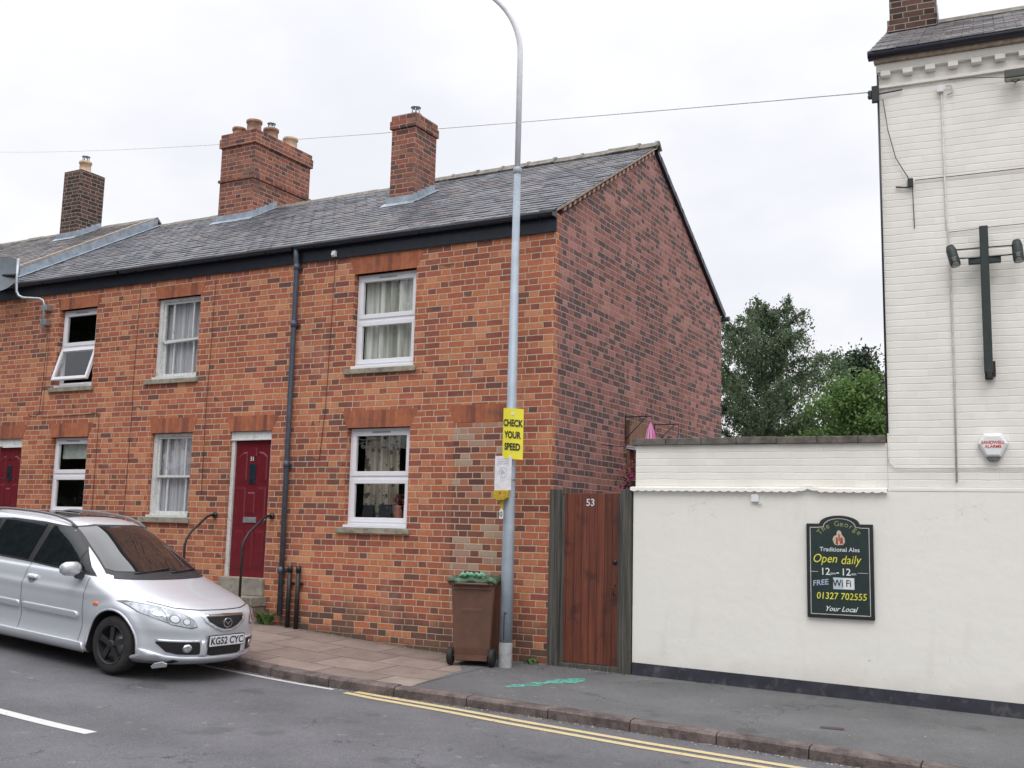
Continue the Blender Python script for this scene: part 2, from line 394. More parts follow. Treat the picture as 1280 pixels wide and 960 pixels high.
def white_brick():
    m, t = newmat('cream_painted_brick'); co, nr = t.coord(); x, y, z = t.sep(co)
    h = .083
    zw = t.m('ADD', z, t.m('MULTIPLY', t.m('SUBTRACT', t.noise(co, 2.0, 3), .5), .03))
    row = t.m('FLOOR', t.m('DIVIDE', zw, h)); fz = t.m('FRACT', t.m('DIVIDE', t.m('ADD', zw, 50*h), h))
    u = t.m('ADD', t.m('DIVIDE', t.m('ADD', x, y), .23), t.m('ADD', t.m('MULTIPLY', row, .5), 300.0)); fu = t.m('FRACT', u)
    v, _ = t.wn(t.comb(t.m('FLOOR', u), row, 1.0))
    dx = t.m('MULTIPLY', t.m('MINIMUM', fu, t.m('SUBTRACT', 1.0, fu)), .23); dz = t.m('MULTIPLY', t.m('MINIMUM', fz, t.m('SUBTRACT', 1.0, fz)), h)
    bed = t.step(dz, .001, .009); perp = t.step(dx, .001, .006)
    b = t.m('MULTIPLY', bed, t.fmix(.5, 1.0, perp))
    c = t.mix(v, (.80, .775, .715), (.85, .83, .77))
    c = t.mix(1.0, c, t.ramp(t.noise(co, 1.3, 5, .6), [(.3, .93), (.7, 1.03)]), 'MULTIPLY')
    crev = t.m('MULTIPLY', t.m('SUBTRACT', 1.0, bed), t.step(t.noise(t.mapv(co, (1, 1, 6)), 3.2, 5, .7), .45, .7))
    c = t.mix(t.m('MULTIPLY', crev, .26), c, (.38, .34, .3))
    c = t.mix(t.m('MULTIPLY', t.step(t.noise(co, 5, 6, .75), .63, .75), .25), c, (.42, .38, .32))
    pr(t, Base_Color=c, Roughness=.7, Normal=t.bump(t.m('ADD', b, t.m('MULTIPLY', t.noise(co, 30, 4), .4)), .0028)); return m
M_WBRICK = white_brick()
def render_mat():
    m, t = newmat('cream_painted_render'); co, nr = t.coord(); x, y, z = t.sep(co)
    c = t.mix(t.noise(co, .9, 5, .6), (.79, .77, .71), (.84, .82, .765))
    st = t.noise(t.mapv(co, (1.2, 1, .25)), 3.5, 5, .65)
    c = t.mix(t.m('MULTIPLY', t.step(st, .55, .75), .14), c, (.45, .43, .38))
    drip = t.m('MULTIPLY', t.step(t.noise(t.mapv(co, (9, 1, .5)), 1.0, 5, .7), .55, .78), t.step(z, 1.2, 2.25))
    c = t.mix(t.m('MULTIPLY', drip, .22), c, (.42, .39, .33))
    vo = t.node('ShaderNodeTexVoronoi', feature='DISTANCE_TO_EDGE'); t.put(vo.inputs['Vector'], t.comb(t.m('ADD', x, t.m('MULTIPLY', t.noise(co, 3, 4), .5)), 0.0, t.m('ADD', z, t.m('MULTIPLY', t.noise(co, 2.2, 4), .6)))); vo.inputs['Scale'].default_value = .8
    ck = t.m('MULTIPLY', t.step(vo.outputs[0], .005, .001), t.step(t.noise(co, 1.3, 3), .54, .6))
    c = t.mix(t.m('MULTIPLY', ck, .22), c, (.4, .37, .33))
    sp = t.m('MULTIPLY', t.step(t.noise(co, 14, 4, .7), .64, .7), t.step(t.m('ADD', z, t.noise(co, 1.6, 3)), 1.25, .6))
    c = t.mix(t.m('MULTIPLY', sp, .6), c, (.2, .18, .17))
    low = t.step(t.m('ADD', z, t.m('MULTIPLY', t.noise(co, 3, 5), .4)), .55, .12)
    c = t.mix(t.m('MULTIPLY', low, .3), c, (.4, .36, .32))
    pr(t, Base_Color=c, Roughness=.7, Normal=t.bump(t.noise(co, 5, 5, .5), .006)); return m
M_RENDER = render_mat()

M_STONE = mat('weathered_sill_stone', (.28, .255, .2), .9, var=.3, scale=9, bump=.004, dirt=((.09, .09, .07), .6, 6))
M_COPING = mat('dark_coping_stone', (.13, .115, .1), .95, var=.4, scale=6, bump=.006, dirt=((.2, .19, .16), .6, 9))
M_BLACK = mat('black_gutter_paint', (.014, .017, .028), .35, var=.2)
M_PIPE = mat('blue_grey_downpipe', (.065, .082, .11), .4, var=.15, dirt=((.15, .14, .13), .3, 5))
M_IRON = mat('black_iron', (.018, .017, .018), .45, var=.3, bump=.002)
M_PLINTH = mat('black_plinth_paint', (.028, .03, .042), .6, var=.3, scale=4, dirt=((.13, .12, .12), .6, 5))
M_VENT = mat('grey_trickle_vent', (.32, .32, .34), .5)
M_UPVC = mat('white_upvc', (.8, .8, .84), .3, var=.02)
M_OLDWHITE = mat('flaking_white_paint', (.66, .67, .66), .6, var=.08, scale=20, bump=.003, dirt=((.3, .27, .22), .6, 12))
M_LEAD = mat('lead_flashing', (.33, .38, .44), .5, metal=.3, var=.2, scale=7, bump=.004, dirt=((.2, .2, .2), .4, 4))
M_RIDGE = mat('mossy_ridge_tile', (.2, .185, .155), .95, var=.35, scale=10, bump=.006)
M_MORTAR = mat('verge_mortar', (.33, .28, .24), .95, var=.25, scale=14, bump=.005)
M_POT = mat('buff_clay_pot', (.52, .37, .26), .85, var=.2, scale=8)
M_POTRED = mat('stained_clay_pot', (.3, .17, .12), .9, var=.35, scale=8)
M_GALV = mat('galvanised_steel', (.42, .45, .48), .45, metal=.75, var=.15, scale=14)
M_POLE = mat('painted_lamp_column', (.33, .38, .44), .5, metal=.25, var=.08, scale=5, bump=.001, dirt=((.5, .52, .54), .35, 5))
M_ARM = mat('pale_lamp_arm', (.72, .73, .78), .5, metal=.0, var=.06)
M_POLEBASE = mat('pale_column_base', (.36, .37, .375), .7, var=.25, scale=9, bump=.002, dirt=((.17, .15, .12), .7, 7))
M_DOOR = mat('maroon_door_paint', (.15, .014, .022), .25, var=.08, scale=3)
M_STEP = mat('stone_doorstep', (.27, .25, .21), .9, var=.25, scale=6, bump=.004, dirt=((.1, .1, .08), .6, 4))
M_DARK = mat('room_shade_black', (.018, .018, .02), .9)  # near-black colour stands in for the shade inside the rooms
M_CABLE = mat('dark_cable', (.11, .065, .05), .7)
M_CABLE_W = mat('painted_cable', (.58, .56, .52), .6)
M_WHITE = mat('white_plastic', (.75, .76, .76), .4, var=.03)
M_YELLOW = mat('yellow_sign_sheet', (.83, .74, .05), .5, var=.03)
M_BLK = mat('black_lettering', (.02, .02, .02), .6)

def wood(name, c1, c2, grain=26, board=.0, rough=.65):
    m, t = newmat(name); co, _ = t.coord(); x, y, z = t.sep(co)
    n = t.noise(t.mapv(co, (grain, grain, 1.2)), 1.0, 6, .65)
    c = t.mix(t.step(n, .3, .7), c1, c2)
    hgt = n
    if board:
        u = t.m('DIVIDE', t.m('ADD', x, 10.0), board); v, _ = t.wn(t.comb(t.m('FLOOR', u), 1.0, 1.0)); fu = t.m('FRACT', u)
        c = t.mix(1.0, c, t.ramp(v, [(0, .8), (1, 1.15)]), 'MULTIPLY')
        g = t.step(t.m('MINIMUM', fu, t.m('SUBTRACT', 1.0, fu)), .0, .05); c = t.mix(g, (.02, .01, .008), c); hgt = t.m('ADD', g, t.m('MULTIPLY', n, .3))
        c = t.mix(t.m('MULTIPLY', t.step(t.noise(co, 3.1, 5, .6), .5, .68), .7), c, (.035, .012, .012))
    pr(t, Base_Color=c, Roughness=rough, Normal=t.bump(hgt, .004)); return m
M_GATE = wood('red_brown_gate_boards', (.09, .024, .014), (.18, .05, .026), board=.105, rough=.55)
M_POST = wood('weathered_grey_timber', (.035, .034, .03), (.12, .112, .098), 40, rough=.95)

def glass(name='window_glass', refl=1.0, tint=(.97, .975, .975)):
    m = bpy.data.materials.new(name); m.use_nodes = True; t = NT(m.node_tree); t.n.clear()
    out = t.node('ShaderNodeOutputMaterial'); mx = t.node('ShaderNodeMixShader')
    tr = t.node('ShaderNodeBsdfTransparent'); gl = t.node('ShaderNodeBsdfGlossy'); fr = t.node('ShaderNodeFresnel'); fr.inputs[0].default_value = 1.5
    gl.inputs['Roughness'].default_value = .02
    co, _ = t.coord(); t.put(gl.inputs['Normal'], t.bump(t.noise(co, 3, 2), .003))
    tr.inputs[0].default_value = tint+(1,)
    geo = t.node('ShaderNodeNewGeometry'); t.put(mx.inputs[0], t.m('MULTIPLY', t.m('MULTIPLY', fr.outputs[0], 1.9*refl, clamp=True), t.m('SUBTRACT', 1.0, geo.outputs['Backfacing']))); t.l.new(tr.outputs[0], mx.inputs[1]); t.l.new(gl.outputs[0], mx.inputs[2]); t.l.new(mx.outputs[0], out.inputs[0])
    return m
M_GLASS = glass()
def cloth(name, c1, c2, fold_shading=12.0, tr=.0, pattern=False):
    m, t = newmat(name); co, _ = t.coord(); x, y, z = t.sep(co)
    n = t.noise(t.mapv(co, (fold_shading, 1, .35)), 1.0, 3)  # light and dark stripes paint the shading of folds into the colour
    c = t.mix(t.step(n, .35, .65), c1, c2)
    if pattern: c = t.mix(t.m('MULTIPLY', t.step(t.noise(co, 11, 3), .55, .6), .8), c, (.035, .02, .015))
    pr(t, Base_Color=c, Roughness=.9); return m
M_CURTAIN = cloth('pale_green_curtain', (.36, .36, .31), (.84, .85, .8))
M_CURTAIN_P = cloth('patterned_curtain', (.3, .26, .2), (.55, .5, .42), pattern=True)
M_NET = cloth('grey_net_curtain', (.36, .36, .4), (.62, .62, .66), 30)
M_BLIND = mat('pale_green_roller_blind', (.5, .55, .5), .8)

# ------------------------------------------------------------------ the ground
def grid_sheet(name, xs, yfun, zfun, m, kind='structure'):
    """xs: list of x; yfun(x)-> list of y; zfun(x,y)"""
    vs = []; cols = []
    for x in xs:
        ys = yfun(x); cols.append(len(ys)); vs += [(x, y, zfun(x, y)) for y in ys]
    ny = cols[0]; fs = []
    for i in range(len(xs)-1):
        for j in range(ny-1): fs.append((i*ny+j, (i+1)*ny+j, (i+1)*ny+j+1, i*ny+j+1))
    mb = MB().add(vs, fs); o = mb.build(name, m, recalc=False); tag(o, kind=kind); return o
XS = [-400, -100, -50, -30]+[-20+.5*i for i in range(81)]+[24, 30, 40, 60, 150, 400]
grid_sheet('ground', XS, lambda x: [-400, -60, -12, 0, 12, 60, 400], lambda x, y: gz(x)-.30, M_GROUND)
rz_ = lambda x, y: gz(x)-.15+.02*(1-abs(y+6.6)/4.2)-.012
grid_sheet('road', XS, lambda x: [-10.75, -9, -7.5, -6.6, -5.5, -4.3, -3.2, KX(x)-.02], rz_, M_ROAD)
grid_sheet('pavement', [x for x in XS if x >= -.5], lambda x: [KX(x)+.13, -1.2, 0.02, .9], pz, M_PAVE)
# slabs to the left; the cut runs slightly askew between them and the asphalt
def slab_sheet():
    xs = [x for x in XS if x < -1]+[-1.0, -.9]
    vs = []; fs = []
    for x in xs[:-1]:
        for y in (KX(x)+.13, -1.2, .02): vs.append((x, y, pz(x, y)))
    for y, x in ((KX(0)+.13, -.5), (-1.2, -.5), (.02, -.5)): vs.append((x, y, pz(x, y)))
    n = len(xs)
    for i in range(n-1):
        for j in range(2): fs.append((i*3+j, (i+1)*3+j, (i+1)*3+j+1, i*3+j+1))
    o = MB().add(vs, fs).build('paved_footway', M_SLAB, recalc=False); tag(o, kind='structure')
slab_sheet()
o = MB().add([(-.5, KX(0)+.13, pz(-.5, -2.3)+.004), (-.5, -1.2, pz(-.5, -1.2)+.004), (-.5, .02, pz(-.5, 0)+.004), (-1.0, -.5, pz(-1, -.5)+.004), (-.62, -1.05, pz(-.62, -1)+.004), (-.52, -2.1, pz(-.5, -2)+.004)],
         [(0, 5, 1), (5, 4, 1), (4, 2, 1), (4, 3, 2)]).build('pavement_edge', M_PAVE); tag(o, kind='structure')
grid_sheet('far_pavement', XS, lambda x: [-16, -13, -10.75], lambda x, y: gz(x)-.03, M_PAVE)
def kerb():
    mb = MB(); x = -22.0
    while x < 14:
        L = .9+random.uniform(-.06, .06); g = .012; a, b = x, x+L-g
        j = random.uniform(-.006, .006)
        def c(xx): 
            y0, y1 = KX(xx)-.02, KX(xx)+.14; zt = gz(xx)-.06+j
            return [(xx, y0+.0, zt-.2), (xx, y1, zt-.2), (xx, y1, zt+.006), (xx, y0+.035, zt), (xx, y0+.008, zt-.02)]
        A, B = c(a), c(b)
        mb.add(A+B, [(0, 1, 2, 3, 4), (9, 8, 7, 6, 5), (4, 3, 8, 9), (3, 2, 7, 8), (0, 4, 9, 5), (1, 6, 7, 2)])
        x += L
    o = mb.build('kerb', M_KERB); tag(o, kind='structure')
kerb()
def strip(name, pts, w, m, zf=rz_, dz=.004):
    """painted line along (x, y) points"""
    vs = []; P = []
    for (x0, y0), (x1, y1) in zip(pts, pts[1:]):
        n = max(1, int(abs(x1-x0)/.4))
        for i in range(n): P.append((x0+(x1-x0)*i/n, y0+(y1-y0)*i/n))
    P.append(pts[-1])
    for x, y in P: vs += [(x, y-w/2, zf(x, y-w/2)+dz), (x, y+w/2, zf(x, y+w/2)+dz)]
    fs = [(2*i, 2*i+2, 2*i+3, 2*i+1) for i in range(len(P)-1)]
    o = MB().add(vs, fs).build(name, m, recalc=False); tag(o, kind='structure'); return o
strip('double_yellow_line', [(-1.16, -2.62), (-.7, -2.72), (1.1, -2.98), (2.5, -3.1), (4.2, -3.14), (16, -3.2)], .1, M_LINE_Y)
strip('double_yellow_line', [(-1.1, -2.5), (-.7, -2.56), (1.1, -2.79), (2.5, -2.9), (4.2, -2.94), (16, -3.0)], .1, M_LINE_Y, dz=.0045)
strip('bay_marking', [(-1.38, -2.55), (-3.2, -2.6), (-20, -2.6)], .07, M_LINE_W)
strip('centre_line', [(-5.4, -5.85), (-1.4, -5.81)], .13, M_LINE_W)
strip('centre_line', [(.5, -5.96), (4.4, -6.0)], .1, M_LINE_W)
strip('centre_line', [(-11.2, -5.85), (-7.2, -5.85)], .13, M_LINE_W)

o = MB().box(-.11, .11, -.05, .05, 0, .006).build('stopcock_cover', mat('rusty_cover', (.06, .045, .04), .8, var=.4)); o.location = (3.85, -1.55, pz(3.85, -1.55)-.001); o.rotation_euler = (0, 0, .15); tag(o, 'small dark metal cover set in the pavement below the pub sign', 'cover')

# ------------------------------------------------------------------ houses
def holed_wall(x0, x1, z0, z1, holes, y0, y1):
    """wall with openings: front and back sheets plus the reveals"""
    xs = sorted({x0, x1, *[h[0] for h in holes], *[h[1] for h in holes]}); zs = sorted({z0, z1, *[h[2] for h in holes], *[h[3] for h in holes]})
    solid = lambda i, j: 0 <= i < len(xs)-1 and 0 <= j < len(zs)-1 and not any(h[0] <= (xs[i]+xs[i+1])/2 <= h[1] and h[2] <= (zs[j]+zs[j+1])/2 <= h[3] for h in holes)
    mb = MB()
    for i in range(len(xs)-1):
        for j in range(len(zs)-1):
            if not solid(i, j): continue
            a, b, c, d = xs[i], xs[i+1], zs[j], zs[j+1]
            mb.add([(a, y0, c), (b, y0, c), (b, y0, d), (a, y0, d)], [(0, 1, 2, 3)])
            mb.add([(a, y1, c), (b, y1, c), (b, y1, d), (a, y1, d)], [(3, 2, 1, 0)])
            if not solid(i-1, j): mb.add([(a, y0, c), (a, y0, d), (a, y1, d), (a, y1, c)], [(0, 1, 2, 3)])
            if not solid(i+1, j): mb.add([(b, y0, c), (b, y1, c), (b, y1, d), (b, y0, d)], [(0, 1, 2, 3)])
            if not solid(i, j-1): mb.add([(a, y0, c), (a, y1, c), (b, y1, c), (b, y0, c)], [(0, 1, 2, 3)])
            if not solid(i, j+1): mb.add([(a, y0, d), (b, y0, d), (b, y1, d), (a, y1, d)], [(0, 1, 2, 3)])
    return mb

def curtain_mesh(x0, x1, z0, z1, y, amp=.02, k=40, gap=None):
    mb = MB(); n = 60; vs = []
    for i in range(n+1):
        x = x0+(x1-x0)*i/n; yy = y+amp*math.sin(k*x+1.3*math.sin(9*x)); vs += [(x, yy, z0), (x, yy, z1)]
    fs = []
    for i in range(n):
        x = x0+(x1-x0)*(i+.5)/n
        if gap and gap[0] < x < gap[1]: continue
        fs.append((2*i, 2*i+2, 2*i+3, 2*i+1))
    return mb.add(vs, fs, 0, True)
def frame(mb, x0, x1, z0, z1, w, y0, y1):
    mb.box(x0, x1, y0, y1, z0, z0+w); mb.box(x0, x1, y0, y1, z1-w, z1); mb.box(x0, x0+w, y0, y1, z0+w, z1-w); mb.box(x1-w, x1, y0, y1, z0+w, z1-w)

def stone_sill(par, x0, x1, z0, l=.1, r=.06):
    MB().box(x0-l, x1+r, -.05, .1, z0-.075, z0-.002).build('sill', M_STONE, par, bevel=.006, world=True)
def arch(par, x0, x1, z1, l=.1, r=.13, h=.25, name='lintel'):
    MB().prism([(x0, z1), (x1, z1), (x1+r, z1+h), (x0-l, z1+h)], -.004, .09).build(name, M_ARCH, par, world=True)

def upvc(root, x0, x1, z0, z1, cm, kind='upper', mid=None):
    """white plastic window: outer frame, two casements, trickle vent, projecting cill"""
    w = thing_child('window', root, ((x0+x1)/2, .09, z0))
    mb = MB(); zc = mid if mid else z0+.05+(z1-z0-.05)*.5; y0 = .1
    frame(mb, x0+.004, x1-.004, z0+.045, z1-.004, .045, y0, y0+.06); mb.box(x0+.05, x1-.05, y0, y0+.06, zc-.025, zc+.025)
    mb.build('frame', M_UPVC, w, bevel=.004, world=True)
    a = MB(); frame(a, x0+.045, x1-.045, zc+.022, z1-.045, .066, y0-.014, y0+.045); a.build('upper_sash', M_UPVC, w, bevel=.005, world=True)
    if kind == 'open':
        # top-hung lower casement pushed out at the bottom
        b = MB(); zt, zb = zc-.02, z0+.1; n0 = len(b.v)
        frame(b, x0+.03, x1-.03, zb, zt, .055, y0-.03, y0+.02)
        ang = R(17); piv = (y0-.02, zt)
        def tilt(v): 
            dy, dz = v[1]-piv[0], v[2]-piv[1]
            return (v[0], piv[0]+dy*math.cos(ang)+dz*math.sin(ang), piv[1]-dy*math.sin(ang)+dz*math.cos(ang))
        b.v = [tilt(v) for v in b.v]; b.build('open_sash', M_UPVC, w, bevel=.004, world=True)
        g = MB().box(x0+.08, x1-.08, y0-.012, y0-.006, zb+.05, zt-.05); g.v = [tilt(v) for v in g.v]; g.build('pane', M_GLASS, w, world=True)
        MB().tube([tilt((x0+.07, y0, zb+.15)), (x0+.06, y0+.02, zb+.35)], .006, 6).build('stay', M_GALV, w, world=True)
    else:
        b = MB(); frame(b, x0+.045, x1-.045, z0+.085, zc-.022, .066, y0-.014, y0+.045); b.build('lower_sash', M_UPVC, w, bevel=.005, world=True)
        MB().box(x0+.096, x1-.096, y0+.01, y0+.018, z0+.136, zc-.073).build('pane', M_GLASS, w, world=True)
    MB().box(x0+.096, x1-.096, y0+.01, y0+.018, zc+.073, z1-.096).build('pane', M_GLASS, w, world=True)
    MB().box((x0+x1)/2-.16, (x0+x1)/2+.16, y0-.022, y0-.013, z1-.072, z1-.052).build('vent', M_VENT, w, bevel=.003, world=True)
    MB().box(x0+.002, x1-.002, -.012, y0+.06, z0+.002, z0+.043).build('cill', M_UPVC, w, bevel=.006, world=True)
    return w
def thing_child(name, root, loc):
    o = bpy.data.objects.new(name, None); COL.objects.link(o); o.empty_display_size = .1; o.parent = root
    o.location = Vector(loc)-Vector(root.location); return o

def sash(root, x0, x1, z0, z1, sag=.0, bars=(.26, .78)):
    w = thing_child('window', root, ((x0+x1)/2, .1, z0)); y0 = .10
    mb = MB(); mb.box(x0+.003, x0+.075, y0-.03, y0+.1, z0+.003, z1-.003); mb.box(x1-.06, x1-.003, y0-.03, y0+.1, z0+.003, z1-.003); mb.box(x0+.075, x1-.06, y0-.03, y0+.1, z1-.05, z1-.003)
    mb.box(x0+.003, x1-.003, -.01, y0+.1, z0+.003, z0+.045); mb.build('frame', M_OLDWHITE, w, bevel=.004, world=True)
    X0, X1 = x0+.077, x1-.062; zc = z0+.05+(z1-z0-.1)*.49
    for nm, a, b, yy in (('upper_sash', zc-.02, z1-.052, y0), ('lower_sash', z0+.047, zc+.018, y0+.045)):
        s = MB(); s.box(X0, X0+.04, yy, yy+.04, a, b); s.box(X1-.04, X1, yy, yy+.04, a, b)
        hb = .035 if nm == 'upper_sash' else .065
        if sag and nm == 'upper_sash':
            s.hexa([(X0+.04, yy-.006, a-sag), (X1-.04, yy-.006, a), (X1-.04, yy+.04, a), (X0+.04, yy+.04, a-sag)], [(X0+.04, yy-.006, a+hb-sag), (X1-.04, yy-.006, a+hb), (X1-.04, yy+.04, a+hb), (X0+.04, yy+.04, a+hb-sag)])
        else: s.box(X0+.04, X1-.04, yy-.004, yy+.04, a, a+hb)
        s.box(X0+.04, X1-.04, yy, yy+.04, b-.035, b)
        for t in bars:
            xb = X0+(X1-X0)*t; s.box(xb-.011, xb+.011, yy+.004, yy+.034, a+hb, b-.035)
        so = s.build(nm, M_OLDWHITE, w, bevel=.003, world=True)
        MB().box(X0+.04, X1-.04, yy+.016, yy+.022, a+hb, b-.035).build('pane', M_GLASS, w, world=True)
    curtain_mesh(x0+.07, x1-.05, z0+.05, z1-.04, y0+.11, .01, 55).build('net_curtain', M_NET, w, world=True)
    return w

def door(root, x0, x1, z0, z1, number=False):
    d = thing_child('door', root, ((x0+x1)/2, .1, z0))
    fr = MB(); fr.box(x0+.002, x0+.065, .05, .14, z0, z1-.003); fr.box(x1-.05, x1-.002, .05, .14, z0, z1-.003); fr.box(x0+.002, x1-.002, .035, .14, z1-.125, z1-.003)
    fr.box(x0+.002, x1-.002, .02, .05, z1-.14, z1-.118); fr.build('door_frame', M_OLDWHITE, d, bevel=.004, world=True)
    a, b, t = x0+.068, x1-.053, z1-.145; y = .085
    leaf = MB().box(a, b, y, y+.045, z0+.005, t).build('door_leaf', M_DOOR, d, bevel=.004, world=True)
    pn = MB(); W = b-a; cols = [(a+.07, a+W*.34), (a+W*.40, a+W*.60), (a+W*.66, b-.07)]
    H = t-z0
    for ci, (p, q) in enumerate(cols):
        rows = [(.06, .34), (.38, .66), (.7, .92)] if ci != 1 else [(.06, .34), (.46, .62), (.88, .95)]
        for r0, r1 in rows:
            if (r0, r1) == (.7, .92): poly = [(p, z0+H*r0), (q, z0+H*r0), (q, z0+H*(r1-(.035 if ci == 2 else 0))), ((p+q)/2, z0+H*(r1-.004)), (p, z0+H*(r1-(.035 if ci == 0 else 0)))]
            else: poly = [(p, z0+H*r0), (q, z0+H*r0), (q, z0+H*r1), (p, z0+H*r1)]
            cx, cz = sum(v[0] for v in poly)/len(poly), sum(v[1] for v in poly)/len(poly)
            n = len(poly); inn = [(cx+(v[0]-cx)*.78, cz+(v[1]-cz)*.86) for v in poly]
            vs = [(v[0], y-.003, v[1]) for v in poly]+[(v[0], y-.014, v[1]) for v in inn]
            pn.add(vs, [tuple(range(n, 2*n))]+[(i, (i+1) % n, (i+1) % n+n, i+n) for i in range(n)])
    pn.build('panel_moulding', M_DOOR, d, world=True)
    MB().box(a+W*.41, a+W*.59, y-.012, y-.002, z0+H*.68, z0+H*.83).build('pane', M_DARKGLASS, d, bevel=.003, world=True)
    MB().box(a+W*.3, a+W*.68, y-.012, y-.002, z0+H*.395, z0+H*.435).build('letterbox', M_GALV, d, bevel=.004, world=True)
    MB().lathe([(0, -.03), (.018, -.028), (.022, -.012), (.008, 0)], (b-.06, y, z0+H*.42), 'y', 12).build('knob', M_GALV, d, world=True)
    if number:
        lettering('door_number', [('51', 0, 0, .085, 0, .002, 0)], M_WHITE, d, ((0, y-.1-.012, H*.865), (1, 0, 0), (0, 0, 1), (0, -1, 0)))
    return d
M_DARKGLASS = mat('dark_obscured_glass', (.02, .03, .04), .12, var=.3)

EY, EZ, RY, RZ_ = -.13, 5.88, 3.59, 8.01      # eaves and ridge of the terrace
def roof_front(x0, x1, lift=0.0, m=None, name='roof', parent=None, verge=0.0):
    """slates laid in courses, each course a thin overlapping step"""
    mb = MB(); n = 25
    dy, dz = (RY-EY)/n, (RZ_-EZ)/n
    rr = random.Random(int(abs(x0*100)))
    nx = max(2, int((x1-x0)/.23))
    for i in range(n):
        ya, yb = EY+dy*i, EY+dy*(i+1)+.02; za, zb = EZ+dz*i+lift, EZ+dz*(i+1)+.0115+lift
        # front butt and the sloping face, in slate widths with small unevenness
        off = .5*(i % 2)
        xs = [x0]+[x0+(k+off)*(x1-x0)/nx for k in range(1, nx)]+[x1]
        for k in range(len(xs)-1):
            a, b = xs[k]+.001, xs[k+1]-.001; t = .017+rr.uniform(-.004, .007); q = rr.uniform(-.003, .003)
            mb.add([(a, ya+q, za), (b, ya+q, za), (b, ya+q, za+t), (a, ya+q, za+t), (a, yb, zb), (b, yb, zb)], [(0, 1, 2, 3), (3, 2, 5, 4)])
    return mb.build(name, m or M_SLATE, parent, world=True, recalc=False)
def roof_rear(x0, x1, lift, parent):
    y2 = 2*RY-EY
    mb = MB().prism([(EY+.03, EZ-.02+lift), (RY, RZ_-.03+lift), (y2, EZ-.02+lift), (y2, EZ+.03+lift), (RY, RZ_+.012+lift), (RY-.02, RZ_-.01+lift), (EY+.05, EZ-.004+lift)], x0, x1, 'x')
    return mb.build('roof_rear', M_SLATE, parent, world=True)
def ridge_tiles(x0, x1, lift, parent, collar=True):
    mb = MB(); x = x0; rr = random.Random(3)
    while x < x1-.05:
        e = min(x+.52, x1); h = rr.uniform(-.008, .01)
        for a, b, s in ((x, e-.06, 0), (e-.06, e, .016)) if collar else ((x, e, 0),):
            z = RZ_+lift+h
            mb.prism([(RY-.13-s, z-.04), (RY-.02-s*.3, z+.068+s), (RY+.02+s*.3, z+.068+s), (RY+.13+s, z-.04), (RY+.11, z-.06), (RY, z+.02), (RY-.11, z-.06)], a, b, 'x')
        x = e
    return mb.build('ridge_tile', M_RIDGE, parent, bevel=.004, world=True)

def gutter(x0, x1, parent, lift=0.0):
    MB().box(x0, x1, -.035, .0-.003, 5.62+lift, 5.84+lift).build('fascia', M_BLACK, parent, bevel=.004, world=True)
    # half-round gutter
    mb = MB(); vs = []; n = 9; cy, cz, r = -.11, 5.865+lift, .062
    for x in (x0, x1):
        for rr in (r, r-.007):
            for k in range(n): 
                t = math.pi+math.pi*k/(n-1); vs.append((x, cy+rr*math.cos(t), cz+rr*math.sin(t)))
    fs = []
    for k in range(n-1): fs += [(k, k+1, 2*n+k+1, 2*n+k), (n+k, 3*n+k, 3*n+k+1, n+k+1)]
    fs += [(0, 2*n, 3*n, n), (n-1, 2*n-1, 4*n-1, 3*n-1)]
    mb.add(vs, fs, 0, True)
    for x in (x0, x1): mb.box(x-.003, x+.003, cy-r, cy+r, cz-r, cz)
    x = x0+.4
    while x < x1: mb.box(x-.012, x+.012, cy-r-.002, -.04, cz-r-.004, cz-r+.002); x += .95
    return mb.build('gutter', M_BLACK, parent, world=True)

